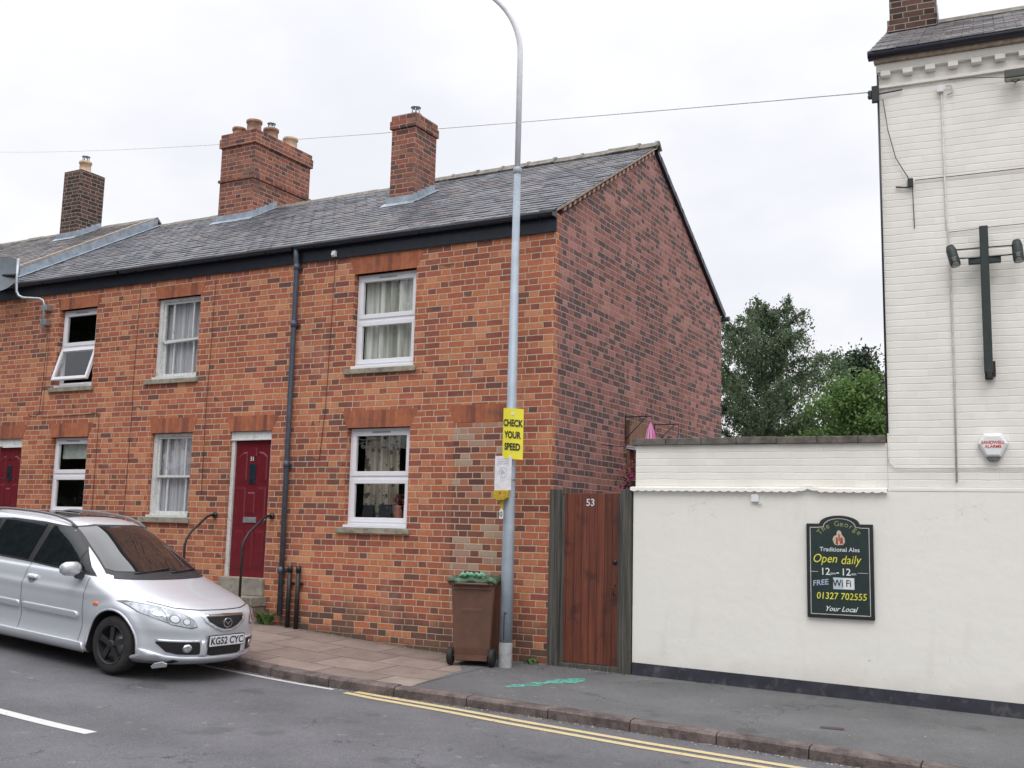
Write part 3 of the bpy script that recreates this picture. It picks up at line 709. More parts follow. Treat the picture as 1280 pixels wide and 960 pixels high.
def slopez(y, lift=0.0): return EZ+lift+(RZ_-EZ)*(min(y, 2*RY-y)-EY)/(RY-EY)
def stack(parent, x0, x1, y0, y1, top, m, lift=0.0, bands=(), pots=(), flaunch=True, cap=None):
    """brick chimney with corbelled courses, lead flashing and pots"""
    zb = slopez(y0, lift)-.25
    mb = MB().box(x0, x1, y0, y1, zb, top)
    ch = mb.build('chimney', m, parent, world=True)
    b = MB()
    off = tuple(Vector(parent.location))
    for z0, z1, s in bands:
        b = MB().box(x0-s, x1+s, y0-s, y1+s, z0, z1); o = b.build('corbelled_course', m, ch); o.data.transform(Matrix.Translation([-k for k in off]))
    f = MB()                                   # front apron, stepped side flashings
    f.box(x0-.06, x1+.06, y0-.03, y0-.003, slopez(y0-.02, lift)-.01, slopez(y0, lift)+.13)
    f.add([(x0-.1, y0-.14, slopez(y0-.14, lift)+.02), (x1+.1, y0-.14, slopez(y0-.14, lift)+.02), (x1+.1, y0-.01, slopez(y0, lift)+.035), (x0-.1, y0-.01, slopez(y0, lift)+.035)], [(0, 1, 2, 3)])
    for s, xx in ((1, x1+.003), (-1, x0-.003)):
        y = y0; ye = min(y1, RY)
        while y < ye-.01:
            e = min(y+.12, ye)
            f.prism([(y, slopez(y, lift)-.02), (e, slopez(e, lift)-.02), (e, slopez(e, lift)+.13), (y, slopez(e, lift)+.1)], xx, xx+s*.006, 'x'); y = e
        f.add([(xx, y0-.1, slopez(y0-.1, lift)+.022), (xx+s*.1, y0-.1, slopez(y0-.1, lift)+.022), (xx+s*.1, ye, slopez(ye, lift)+.022), (xx, ye, slopez(ye, lift)+.022)], [(0, 1, 2, 3)])
    o = f.build('flashing', M_LEAD, ch); o.data.transform(Matrix.Translation([-k for k in off]))
    if flaunch:
        t2 = max([top]+[q[1] for q in bands]); s = .0
        fl = MB().hexa([(x0+.01, y0+.01, t2), (x1-.01, y0+.01, t2), (x1-.01, y1-.01, t2), (x0+.01, y1-.01, t2)], [(x0+.1, y0+.1, t2+.05), (x1-.1, y0+.1, t2+.05), (x1-.1, y1-.1, t2+.05), (x0+.1, y1-.1, t2+.05)])
        o = fl.build('flaunching', M_MORTAR, ch); o.data.transform(Matrix.Translation([-k for k in off]))
    for px, py, r, h, mt, cowl in pots:
        t2 = max([top]+[q[1] for q in bands])
        p = MB().lathe([(r*1.12, t2), (r*1.12, t2+.05), (r, t2+.06), (r*.93, t2+h-.06), (r*1.08, t2+h-.05), (r*1.08, t2+h), (r*.8, t2+h), (r*.78, t2+.05)], (px, py, 0), 'z', 20)
        o = p.build('chimney_pot', mt, ch); o.data.transform(Matrix.Translation([-k for k in off]))
        if cowl:
            q = MB()
            for k in range(6):
                t = k*math.pi/3; q.tube([(px+.07*math.cos(t), py+.07*math.sin(t), t2+h-.02), (px+.07*math.cos(t), py+.07*math.sin(t), t2+h+.13)], .008, 6)
            q.lathe([(0, t2+h+.15), (.09, t2+h+.13), (.09, t2+h+.12), (0, t2+h+.12)], (px, py, 0), 'z', 14)
            o = q.build('cowl', M_GALV, ch); o.data.transform(Matrix.Translation([-k for k in off]))
    return ch

YB = 2*RY   # rear wall plane
# House at the end of the terrace
HA = thing('brick_house', 'end house of the brick terrace with bare mottled gable and two white plastic windows', 'house', (0, 0, 0), group='houses of the red brick terrace')
wins = [(-3.31, -2.21, 3.93, 5.35), (-3.32, -2.22, 1.64, 3.07)]
holed_wall(-4.4, 0, -.4, 5.9, wins, 0, .11).build('wall', M_BRICK_A, HA, world=True)
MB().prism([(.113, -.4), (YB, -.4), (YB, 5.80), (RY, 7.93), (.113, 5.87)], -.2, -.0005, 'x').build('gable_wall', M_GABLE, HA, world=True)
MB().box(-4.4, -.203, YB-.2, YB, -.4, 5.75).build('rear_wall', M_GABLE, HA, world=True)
MB().box(-4.39, -.21, 1.2, 1.25, -.3, 5.8).box(-4.39, -.21, .13, 1.2, 3.35, 3.42).build('dark_backing', M_DARK, HA, world=True)  # near-black panels paint the dark of the rooms behind the windows
w = upvc(HA, *wins[0], M_CURTAIN); curtain_mesh(-3.22, -2.3, 4.0, 5.3, .24, .045, 30).build('curtain', M_CURTAIN, w, world=True)
w = upvc(HA, *wins[1], M_CURTAIN_P, mid=2.36); curtain_mesh(-3.22, -2.3, 1.7, 3.0, .36, .03, 28, gap=(-2.62, -2.5)).build('curtain', M_CURTAIN_P, w, world=True)
for q in wins: stone_sill(HA, *q[:3]); arch(HA, q[0], q[1], q[3])
arch(HA, -1.5, -.62, 3.1, .1, .1, .24, name='blocked_door_arch')
roof_front(-4.4, .05, 0, M_SLATE, 'roof', HA); roof_rear(-4.4, .05, 0, HA); ridge_tiles(-4.4, .09, .015, HA); gutter(-4.4, .03, HA)
MB().box(-4.4, -.2, YB+.003, YB+.1, 5.66, 5.78).tube([(-4.3, YB+.13, 5.8), (.12, YB+.13, 5.8)], .05, 10).build('rear_gutter', M_BLACK, HA, world=True)
M_DENTIL = mat('dentil_brick', (.42, .26, .2), .9, var=.3, scale=18)
def verge():
    v = MB(); d = MB(); rr = random.Random(5); vb = MB()
    for s in (0, 1):
        f = (lambda y: y) if s == 0 else (lambda y: 2*RY-y)
        for a in range(42):
            ya, yb = EY+.06+(RY-EY-.08)*a/42, EY+.06+(RY-EY-.08)*(a+1)/42
            za, zb = slopez(ya), slopez(yb); q = rr.uniform(0, .006)
            (v if s == 0 else vb).add([(.003, f(ya), za-.028-(.075 if s else 0)), (.055+q, f(ya), za-.028-(.075 if s else 0)), (.055+q, f(yb), zb-.028-(.075 if s else 0)), (.003, f(yb), zb-.028-(.075 if s else 0)), (.003, f(ya), za+.001), (.055+q, f(ya), za+.001), (.055+q, f(yb), zb+.001), (.003, f(yb), zb+.001)],
                  [(0, 3, 2, 1), (4, 5, 6, 7), (0, 1, 5, 4), (1, 2, 6, 5), (2, 3, 7, 6), (3, 0, 4, 7)])
        y = .2
        while y < RY-.05:
            z = slopez(y)-.075; e = .035
            d = MB(); d.add([(.002, f(y-e), z-.045), (.042, f(y-e), z-.045), (.042, f(y+e), z-.005), (.002, f(y+e), z-.005), (.002, f(y-e), z+.005), (.042, f(y-e), z+.005), (.042, f(y+e), z+.045), (.002, f(y+e), z+.045)],
                  [(0, 3, 2, 1), (4, 5, 6, 7), (0, 1, 5, 4), (1, 2, 6, 5), (2, 3, 7, 6), (3, 0, 4, 7)]).build('dentil', M_DENTIL, HA, world=True); y += .155
    v.build('verge', M_MORTAR, HA, world=True); vb.build('rear_verge', M_BLACK, HA, world=True);
verge()
stack(HA, -4.16, -3.68, 1.96, 2.62, 8.45, M_CHIM, bands=[(8.42, 8.56, .03), (8.56, 8.66, .012)], pots=[(-3.92, 2.3, .1, .12, M_POTRED, True)])
# downpipe at the party line, cast sockets
def downpipe():
    mb = MB(); x = -4.36
    mb.tube([(x, -.11, 5.82), (x, -.1, 5.7), (x, -.075, 5.58), (x, -.072, 3.4), (x+.015, -.07, .34)], .04, 12)
    for z in (5.5, 4.62, 2.5, .95): mb.tube([(x, -.072, z), (x, -.072, z+.1)], .049, 12); mb.box(x-.06, x+.06, -.04, -.003, z+.03, z+.06)
    mb.build('downpipe', M_PIPE, HA, world=True)
    for xx in (-4.19, -4.03):
        MB().tube([(xx, -.07, .16), (xx, -.07, 1.06)], .033, 12).tube([(xx, -.07, .98), (xx, -.07, 1.07)], .04, 12).box(xx-.05, xx+.05, -.04, -.003, .8, .83).build('pipe_stub', M_IRON, HA, world=True)
downpipe()

# Middle house with maroon door and old sashes
HB = thing('brick_house', 'middle brick terrace house with maroon door and old white sash windows', 'house', (-8.2, 0, 0), group='houses of the red brick terrace')
wb = [(-7.38, -6.39, 3.96, 5.32), (-7.3, -6.38, 1.72, 3.08)]; db = (-5.58, -4.74, .86, 3.07)
holed_wall(-8.2, -4.4, -.4, 5.9, wb+[db], .0, .11).build('wall', M_BRICK, HB, world=True)
MB().box(-8.19, -4.41, 1.2, 1.25, 0, 5.8).box(-8.19, -4.41, .3, 1.2, 3.35, 3.42).box(-8.2, -8.15, .13, 1.2, 0, 5.8).build('dark_backing', M_DARK, HB, world=True)
sash(HB, *wb[0], sag=.035); sash(HB, *wb[1])
for q in wb: stone_sill(HB, *q[:3], l=.13); arch(HB, q[0], q[1], q[3], .05, .1, .2 if q[3] > 4 else .24)
door(HB, *db, number=True); arch(HB, db[0], db[1], db[3], .09, .12, .24)
roof_front(-8.2, -4.4, 0, M_SLATE, 'roof', HB); roof_rear(-8.2, -4.4, 0, HB); ridge_tiles(-8.2, -4.4, -.03, HB, False); gutter(-8.2, -4.4, HB)
MB().box(-8.2, -4.4, YB-.2, YB, -.4, 5.75).build('rear_wall', M_GABLE, HB, world=True)
ch = stack(HB, -9.0, -8.12, 2.86, 4.55, 9.2, M_CHIM, bands=[(8.42, 8.47, .03), (9.14, 9.32, .04), (9.32, 9.42, .02)],
      pots=[(-8.8, 3.1, .13, .2, M_POTRED, False), (-8.42, 3.12, .15, .3, M_POTRED, False), (-8.42, 3.62, .15, .3, M_POTRED, True), (-8.4, 4.2, .15, .3, M_POT, False)])
st = thing_child('doorstep', HB, (-5.16, 0, .2))
MB().box(-5.6, -4.72, -.05, .12, .60, .857).build('threshold', M_STEP, st, bevel=.01, world=True)
MB().box(-5.68, -4.66, -.34, -.0, .46, .597).box(-5.66, -4.68, -.32, -.003, .05, .457).build('upper_step', M_STEP, st, bevel=.012, world=True)
MB().box(-5.7, -4.66, -.62, -.345, .05, .4).build('lower_step', M_STEP, st, bevel=.012, world=True)
def handrail(x, lab):
    mb = MB(); z0 = gz(x)-.02
    top = 1.78; y = -.03
    pts = [(x, -.6, z0), (x, -.6, top-.46), (x, -.57, top-.36), (x, -.48, top-.25), (x, -.18, top-.03), (x, -.1, top), (x, y, top)]
    t = thing('handrail', lab, 'handrail', (x, -.6, z0), group='handrails beside the front door')
    MB().tube(pts, .019, 10).build('rail', M_IRON, t, world=True)
    MB().lathe([(0, -.03), (.045, -.03), (.045, 0), (0, 0)], (x, -.001, top), 'y', 14).build('wall_plate', M_IRON, t, world=True)
handrail(-5.78, 'black iron handrail on the sash window side of the maroon door')
handrail(-4.64, 'black iron handrail between the maroon door and the downpipe')

# Third house
HC = thing('brick_house', 'left brick terrace house with tilted-open upper window and maroon door', 'house', (-11.5, 0, 0), group='houses of the red brick terrace')
wc = [(-9.78, -8.82, 3.93, 5.32), (-9.74, -8.8, 1.72, 3.06)]; dc = (-11.28, -10.5, 1.0, 3.06)
holed_wall(-11.5, -8.2, -.4, 5.9, wc+[dc], 0, .11).build('wall', M_BRICK, HC, world=True)
MB().box(-11.49, -8.21, 1.0, 1.05, 0, 5.8).box(-11.49, -8.21, .3, 1.0, 3.35, 3.42).build('dark_backing', M_DARK, HC, world=True)
upvc(HC, *wc[0], None, 'open'); w = upvc(HC, *wc[1], None, mid=2.42)
MB().box(-9.65, -8.9, .2, .205, 2.7, 2.98).build('blind', M_BLIND, w, world=True)
for q in wc: stone_sill(HC, *q[:3]); arch(HC, q[0], q[1], q[3], .08, .1, .2 if q[3] > 4 else .24)
door(HC, *dc); arch(HC, dc[0], dc[1], dc[3], .09, .1, .24)
MB().box(-11.35, -10.45, -.35, .1, .3, .97).build('doorstep', M_STEP, HC, bevel=.01, world=True)
roof_front(-11.5, -8.2, 0, M_SLATE, 'roof', HC); roof_rear(-11.5, -8.2, 0, HC); ridge_tiles(-11.5, -8.2, -.03, HC, False); gutter(-11.5, -8.2, HC)
MB().box(-11.5, -8.2, YB-.2, YB, -.4, 5.75).build('rear_wall', M_GABLE, HC, world=True)
# Fourth house: roof a little higher, seen over the party line
HD = thing('brick_house', 'farthest brick house at the frame edge with slightly raised slate roof and dark stack', 'house', (-19.4, 0, 0), group='houses of the red brick terrace')
LD = .17
MB().box(-19.4, -11.5, 0, .2, -.2, 6.0).build('wall', M_BRICK, HD, world=True)
roof_front(-19.4, -11.52, LD, M_SLATE_OLD, 'roof', HD); roof_rear(-19.4, -11.52, LD, HD); ridge_tiles(-19.4, -11.5, LD-.03, HD, False); gutter(-19.4, -11.52, HD, .04)
f = MB(); f.prism([(EY+.05, slopez(EY+.05)+.0), (RY, RZ_+.0), (RY, RZ_+LD+.02), (EY+.05, slopez(EY+.05)+LD)], -11.51, -11.49, 'x')
f.add([(-11.49, EY+.05, slopez(EY+.05)+.03), (-11.34, EY+.05, slopez(EY+.05)+.03), (-11.34, RY, RZ_+.03), (-11.49, RY, RZ_+.03)], [(0, 1, 2, 3)])
f.build('flashing', M_LEAD, HD, world=True)
MB().hexa([(-11.62, EY-.02, slopez(EY, LD)), (-11.5, EY-.02, slopez(EY, LD)), (-11.5, RY, RZ_+LD), (-11.62, RY, RZ_+LD)], [(-11.62, EY-.02, slopez(EY, LD)+.05), (-11.5, EY-.02, slopez(EY, LD)+.05), (-11.5, RY, RZ_+LD+.05), (-11.62, RY, RZ_+LD+.05)]).build('verge', M_MORTAR, HD, world=True)
stack(HD, -13.85, -13.3, 2.95, 3.6, 9.38, M_CHIM_DARK, lift=LD, pots=[(-13.58, 3.27, .13, .3, M_POT, True)])
stack(HD, -18.1, -17.4, 3.2, 3.85, 9.05, M_CHIM_DARK, lift=LD, pots=[(-17.7, 3.5, .13, .3, M_POTRED, False)])
MB().box(-19.4, -11.5, YB-.2, YB, -.4, 5.75).build('rear_wall', M_GABLE, HD, world=True)

# ornaments behind the ground-floor window of the end house
def sill_things():
    y = .22; z = 1.71
    MB().box(-3.22, -2.3, .14, .32, z-.03, z-.003).build('window_board', M_UPVC, HA, world=True)
    for x, wd, h, lab in ((-3.05, .2, .26, 'dark flat case at the left of the ground floor window sill'), (-2.75, .2, .27, 'dark flat case in the middle of the ground floor window sill')):
        t = MB().box(-wd/2, wd/2, 0, .04, 0, h).box(-wd/2+.02, wd/2-.02, -.004, 0-.001, .02, h-.02).build('picture_frame', mat('dark_case', (.02, .025, .03), .4), None, bevel=.004); t.location = (x, y, z); t.rotation_euler = (0, 0, random.uniform(-.2, .2)); tag(t, lab, 'picture frame', 'dark cases on the window sill')
    t = MB().prism([(-.07, 0), (.07, 0), (.06, .085), (-.06, .085)], 0, .01).build('greeting_card', mat('pale_card', (.55, .65, .72), .6)); t.location = (-2.74, y-.05, z); tag(t, 'pale blue card propped in front of the dark case in the window', 'card')
    t = MB().lathe([(0, 0), (.05, 0), (.03, .03), (.075, .14), (.045, .22), (.06, .26), (.04, .25), (0, .2)], (0, 0, 0), 'z', 18).build('vase', mat('reddish_vase', (.35, .12, .09), .3)); t.location = (-2.53, y+.02, z); tag(t, 'reddish vase standing on the sill behind the ground floor window', 'vase')
    fl = MB(); rr = random.Random(2)
    for i in range(50):
        a = rr.uniform(0, 6.28); q = rr.uniform(0, .11); c = Vector((q*math.cos(a), q*math.sin(a)*.5, .28+rr.uniform(0, .14)))
        e = Vector((rr.uniform(-1, 1), rr.uniform(-1, 1), rr.uniform(-1, 1))).normalized()*.025; g = e.cross(Vector((0, 0, 1))).normalized()*.02
        fl.add([c-e, c+g, c+e, c-g], [(0, 1, 2, 3)])
    fl.build('dried_flowers', mat('dried_flower_red', (.3, .08, .07), .8, var=.4), t)
    t = MB().box(-.07, .07, 0, .03, 0, .27).build('photo_frame', M_WHITE, None, bevel=.004); t.location = (-2.36, y, z); tag(t, 'white upright frame with a dark oval at the right end of the window sill', 'picture frame')
    o = MB().lathe([(0, -.004), (.045, -.004), (.045, -.002)], (0, 0, 0), 'y', 20).build('oval_picture', M_BLK, t); o.scale = (1, 1, 1.8); o.location = (0, 0, .13)
sill_things()

# thin wires down the facade
def wire(lab, pts, r=.0042, m=None, name='wall_cable', grp='thin cables on the brick facade'):
    p0 = Vector(pts[0]); mb = MB().tube([Vector(p)-p0 for p in pts], r, 6); o = mb.build(name, m or M_CABLE); o.location = p0; tag(o, lab, 'cable', grp); return o
wire('thin dark cable running down the bricks between the two sash bays and the open window', [(-7.78, -.008, 5.55), (-7.8, -.008, 4.4), (-7.78, -.008, 3.2), (-7.8, -.008, 1.2)])
wire('thin dark cable running down beside the maroon door past its left handrail', [(-6.08, -.008, 5.55), (-6.1, -.008, 4.3), (-6.12, -.008, 3.3), (-6.1, -.008, 2.1)])
wire('thin dark cable dropping from the white box on the fascia beside the downpipe', [(-3.68, -.008, 5.6), (-3.7, -.008, 4.6), (-3.73, -.008, 3.4), (-3.8, -.008, 2.6)], .005)
wire('dark cable dropping from the dish bracket and looping left above the door', [(-10.05, -.008, 5.0), (-10.08, -.008, 4.0), (-10.1, -.008, 3.5), (-10.2, -.008, 3.44), (-10.38, -.008, 3.46), (-10.42, -.008, 3.56)])
wire('dark cable running right from the dish bracket to between the lower windows', [(-10.0, -.008, 5.0), (-10.02, -.008, 3.42), (-9.0, -.008, 3.44), (-8.62, -.008, 3.46), (-8.56, -.008, 3.38), (-8.56, -.008, 1.3)])
o = MB().box(-.035, .035, -.05, 0, -.045, .045).tube([(0, -.05, -.01), (0, -.075, -.01)], .028, 10).build('junction_box', M_WHITE, None, bevel=.006); o.location = (-3.66, -.038, 5.69); tag(o, 'small white box fixed on the black fascia right of the downpipe', 'junction box')

def dish():
    t = thing('satellite_dish', 'grey satellite dish on a bent galvanised mast at the eaves', 'satellite dish', (-10.1, -.05, 5.0))
    x = -10.08
    MB().tube([(x, -.1, 4.98), (x, -.1, 5.42), (x-.03, -.11, 5.5), (x-.1, -.13, 5.54), (x-.42, -.24, 5.56), (x-.5, -.27, 5.6), (x-.54, -.29, 5.68), (x-.55, -.3, 5.85), (x-.56, -.3, 6.28)], .024, 10).build('mast', M_GALV, t, world=True)
    MB().box(x-.06, x+.08, -.12, -.0, 5.32, 5.42).box(x-.06, x+.08, -.12, -.0, 5.06, 5.16).build('bracket', M_GALV, t, bevel=.005, world=True)
    d = MB(); vs = []; fs = []; n = 28; rings = 6
    c = Vector((-10.98, -.34, 6.0)); nrm = Vector((.35, -.86, .32)).normalized(); a = nrm.cross(Vector((0, 0, 1))).normalized(); b = a.cross(nrm)
    for layer in (0, -.008):
        for i in range(rings+1):
            r = .34*i/rings
            for k in range(n):
                q = 2*math.pi*k/n; vs.append(c+a*r*math.cos(q)+b*r*1.08*math.sin(q)+nrm*(.32*r*r+layer))
    for i in range(rings):
        for k in range(n):
            k2 = (k+1) % n; fs += [(i*n+k, i*n+k2, (i+1)*n+k2, (i+1)*n+k)]; o = (rings+1)*n; fs += [(o+i*n+k2, o+i*n+k, o+(i+1)*n+k, o+(i+1)*n+k2)]
    d.add(vs, fs, 0, True).build('dish', mat('dark_grey_dish', (.11, .13, .15), .5), t, world=True)
    MB().tube([c-b*.3+nrm*.03, c-b*.2+nrm*.38], .012, 8).tube([c-b*.2+nrm*.36, c-b*.14+nrm*.44], .035, 12).build('lnb_arm', M_GALV, t, world=True)
    MB().tube([c-nrm*.02, (x-.56, -.3, 5.98)], .03, 8).build('clamp', M_IRON, t, world=True)
dish()

# ------------------------------------------------------------------ gate
def gate():
    g = thing('garden_gate', 'tall red-brown boarded gate numbered 53 between weathered grey posts', 'gate', (.57, 0, 0))
    for x0, x1, zt in ((.005, .155, 2.2), (.985, 1.135, 2.2)):
        MB().box(x0, x1, -.03, .11, -.06, zt).build('post', M_POST, g, bevel=.008, world=True)
    MB().box(.158, .2, .02, .1, -.03, 2.12).box(.94, .983, .02, .1, -.03, 2.12).build('stop', M_POST, g, bevel=.004, world=True)
    MB().box(.17, .97, .03, .06, .045, 2.15).build('boards', M_GATE, g, bevel=.004, world=True)
    MB().box(.158, .98, -.02, .1, -.06, .035).build('threshold', M_POST, g, bevel=.006, world=True)
    MB().tube([(.9, .028, 1.02), (.9, -.02, 1.02), (.9, -.02, .9), (.9, .028, .9)], .007, 8).lathe([(0, -.012), (.03, -.01), (.03, 0)], (.9, .028, 1.3), 'y', 12).build('latch', M_IRON, g, world=True)
    lettering('house_number', [('53', 0, 0, .125, 0, .003, 0)], mat('silver_numeral', (.6, .6, .6), .4), g, ((-.015, .028, 2.03), (1, 0, 0), (0, 0, 1), (0, -1, 0)))
gate()

# ------------------------------------------------------------------ cream wall and pub, turned 4 degrees from the terrace
RT = R(4); PX = 1.15
def g2(u, v=0): 
    return gz(PX+u*math.cos(RT)-v*math.sin(RT))
WW = thing('boundary_wall', 'cream yard wall of painted brick over smooth render with dark coping', 'wall', (PX, 0, 0), RT)
UE = 2.985
def sloped_box(u0, u1, v0, v1, zb0, zb1, zt0, zt1):
    return [(u0, v0, zb0), (u1, v0, zb1), (u1, v1, zb1), (u0, v1, zb0)], [(u0, v0, zt0), (u1, v0, zt1), (u1, v1, zt1), (u0, v1, zt0)]
def rendered(u0, u1, v1, top, mb=None):
    mb = mb or MB(); return mb.hexa(*sloped_box(u0, u1, 0, v1, -.3, -.3, top, top))
rendered(0, UE, .3, 2.2).build('rendered_base', M_RENDER, WW)
MB().box(.02, UE, .02, .28, 2.203, 2.745).build('brick_upper', M_WBRICK, WW)
c = MB(); x = -.02; rr = random.Random(4)
while x < UE-.02:
    e = min(x+.45+rr.uniform(-.03, .03), UE-.01); j = rr.uniform(-.004, .004); c.box(x, e-.006, -.03, .33, 2.748+j, 2.83+j); x = e
c.build('coping', M_COPING, WW, bevel=.008)
d = MB(); n = 118; vs = []                                  # drip moulding of upturned tiles: scalloped lower edge
for i in range(n+1):
    u = -.03+(UE+.02)*i/n; ph = (i % 4)/4.0; s = .016*abs(math.sin(math.pi*i/4))
    bumpz = .03*math.exp(-((u-2.12)/.09)**2)
    vs += [(u, -.055, 2.192-s+bumpz), (u, -.05, 2.222+bumpz), (u, .018, 2.236+bumpz*.4), (u, -.0, 2.185-s*.5+bumpz*.5)]
fs = [(0, 1, 2, 3), (4*n+3, 4*n+2, 4*n+1, 4*n)]
for i in range(n):
    for a in range(4): b = (a+1) % 4; fs.append((4*i+a, 4*i+b, 4*i+4+b, 4*i+4+a))
d.add(vs, fs).build('drip_moulding', M_WBRICK, WW)
MB().hexa(*sloped_box(-.0, UE, -.012, -.002, -.3, -.3, .115, .035)).build('plinth', M_PLINTH, WW, bevel=.004)

PB = thing('pub_building', 'tall cream painted brick pub with dentilled eaves and brick chimney', 'pub', (PX+UE*math.cos(RT), UE*math.sin(RT), 0), RT)
LX = 7.0    # length along the street
MB().box(.003, LX, .012, 5, 2.22, 7.22).build('wall', M_WBRICK, PB)
MB().box(.0, LX, 0, 5, -.3, 2.2).box(.002, LX, -.004, .4, 2.203, 2.235).build('rendered_base', M_RENDER, PB)
MB().hexa(*sloped_box(.0, LX, -.012, -.002, -.3, -.3, .035, -.15)).build('plinth', M_PLINTH, PB, bevel=.004)
MB().box(-.02, LX, -.025, .01, 6.93, 6.965).box(-.02, LX, -.05, .01, 7.12, 7.22).build('string_course', M_WBRICK, PB, bevel=.005)
x = .03
while x < 3.2: MB().box(x, x+.11, -.075, -.0, 7.055, 7.118).build('dentil', M_WBRICK, PB, bevel=.006); x += .245
MB().box(-.04, LX, -.11, .0, 7.225, 7.27).build('soffit', mat('brown_stained_soffit', (.42, .33, .26), .8, var=.3), PB)
MB().tube([(-.1, -.15, 7.305), (LX, -.15, 7.305)], .05, 12).box(-.1, LX, -.1, -.07, 7.26, 7.34).build('gutter', M_BLACK, PB)
VR, ZR = 2.35, 8.74
rf = MB(); n = 15
for i in range(n):
    ya, yb = -.2+(VR+.2)*i/n, -.2+(VR+.2)*(i+1)/n+.02; za, zb = 7.33+(ZR-7.33)*i/n, 7.33+(ZR-7.33)*(i+1)/n+.011
    k = -.08
    while k < LX:
        e = min(k+.27, LX); t = .012+rr.uniform(-.003, .006); rf.add([(k+.001, ya, za), (e-.001, ya, za), (e-.001, ya, za+t), (k+.001, ya, za+t), (k+.001, yb, zb), (e-.001, yb, zb)], [(0, 1, 2, 3), (3, 2, 5, 4)]); k = e
rf.build('roof', M_SLATE_OLD, PB, recalc=False)
MB().prism([(-.1, 7.25), (VR, ZR-.04), (2*VR+.2, 7.25), (2*VR+.2, 7.3), (VR, ZR), (-.15, 7.3)], -.07, LX, 'x').build('roof_rear', M_SLATE_OLD, PB)
MB().prism([(.1, 7.2), (VR, ZR-.1), (2*VR-.1, 7.2)], .003, .2, 'x').build('gable_end', M_WBRICK, PB)
MB().prism([(VR-.13, ZR-.05), (VR, ZR+.06), (VR+.13, ZR-.05)], -.08, LX, 'x').build('ridge_tile', M_RIDGE, PB)
pc = MB().box(-.02, .56, 2.0, 2.7, 8.2, 10.6).build('chimney', M_CHIM_DARK, PB)
MB().box(-.05, .59, 1.97, 2.73, 8.55, 8.72).build('corbelled_course', M_CHIM_DARK, pc); MB().box(-.05, .59, 1.97, 2.73, 10.4, 10.6).build('corbelled_course', M_CHIM_DARK, pc)
MB().box(.593, .6, 1.9, 2.75, 8.6, 8.8).box(-.06, .62, 1.945, 1.965, 8.42, 8.5).build('flashing', M_LEAD, pc)
MB().tube([(.012, -.03, 2.85), (.004, -.03, 5.2), (-.006, -.03, 7.1)], .012, 8).build('corner_pipe', M_BLACK, PB)

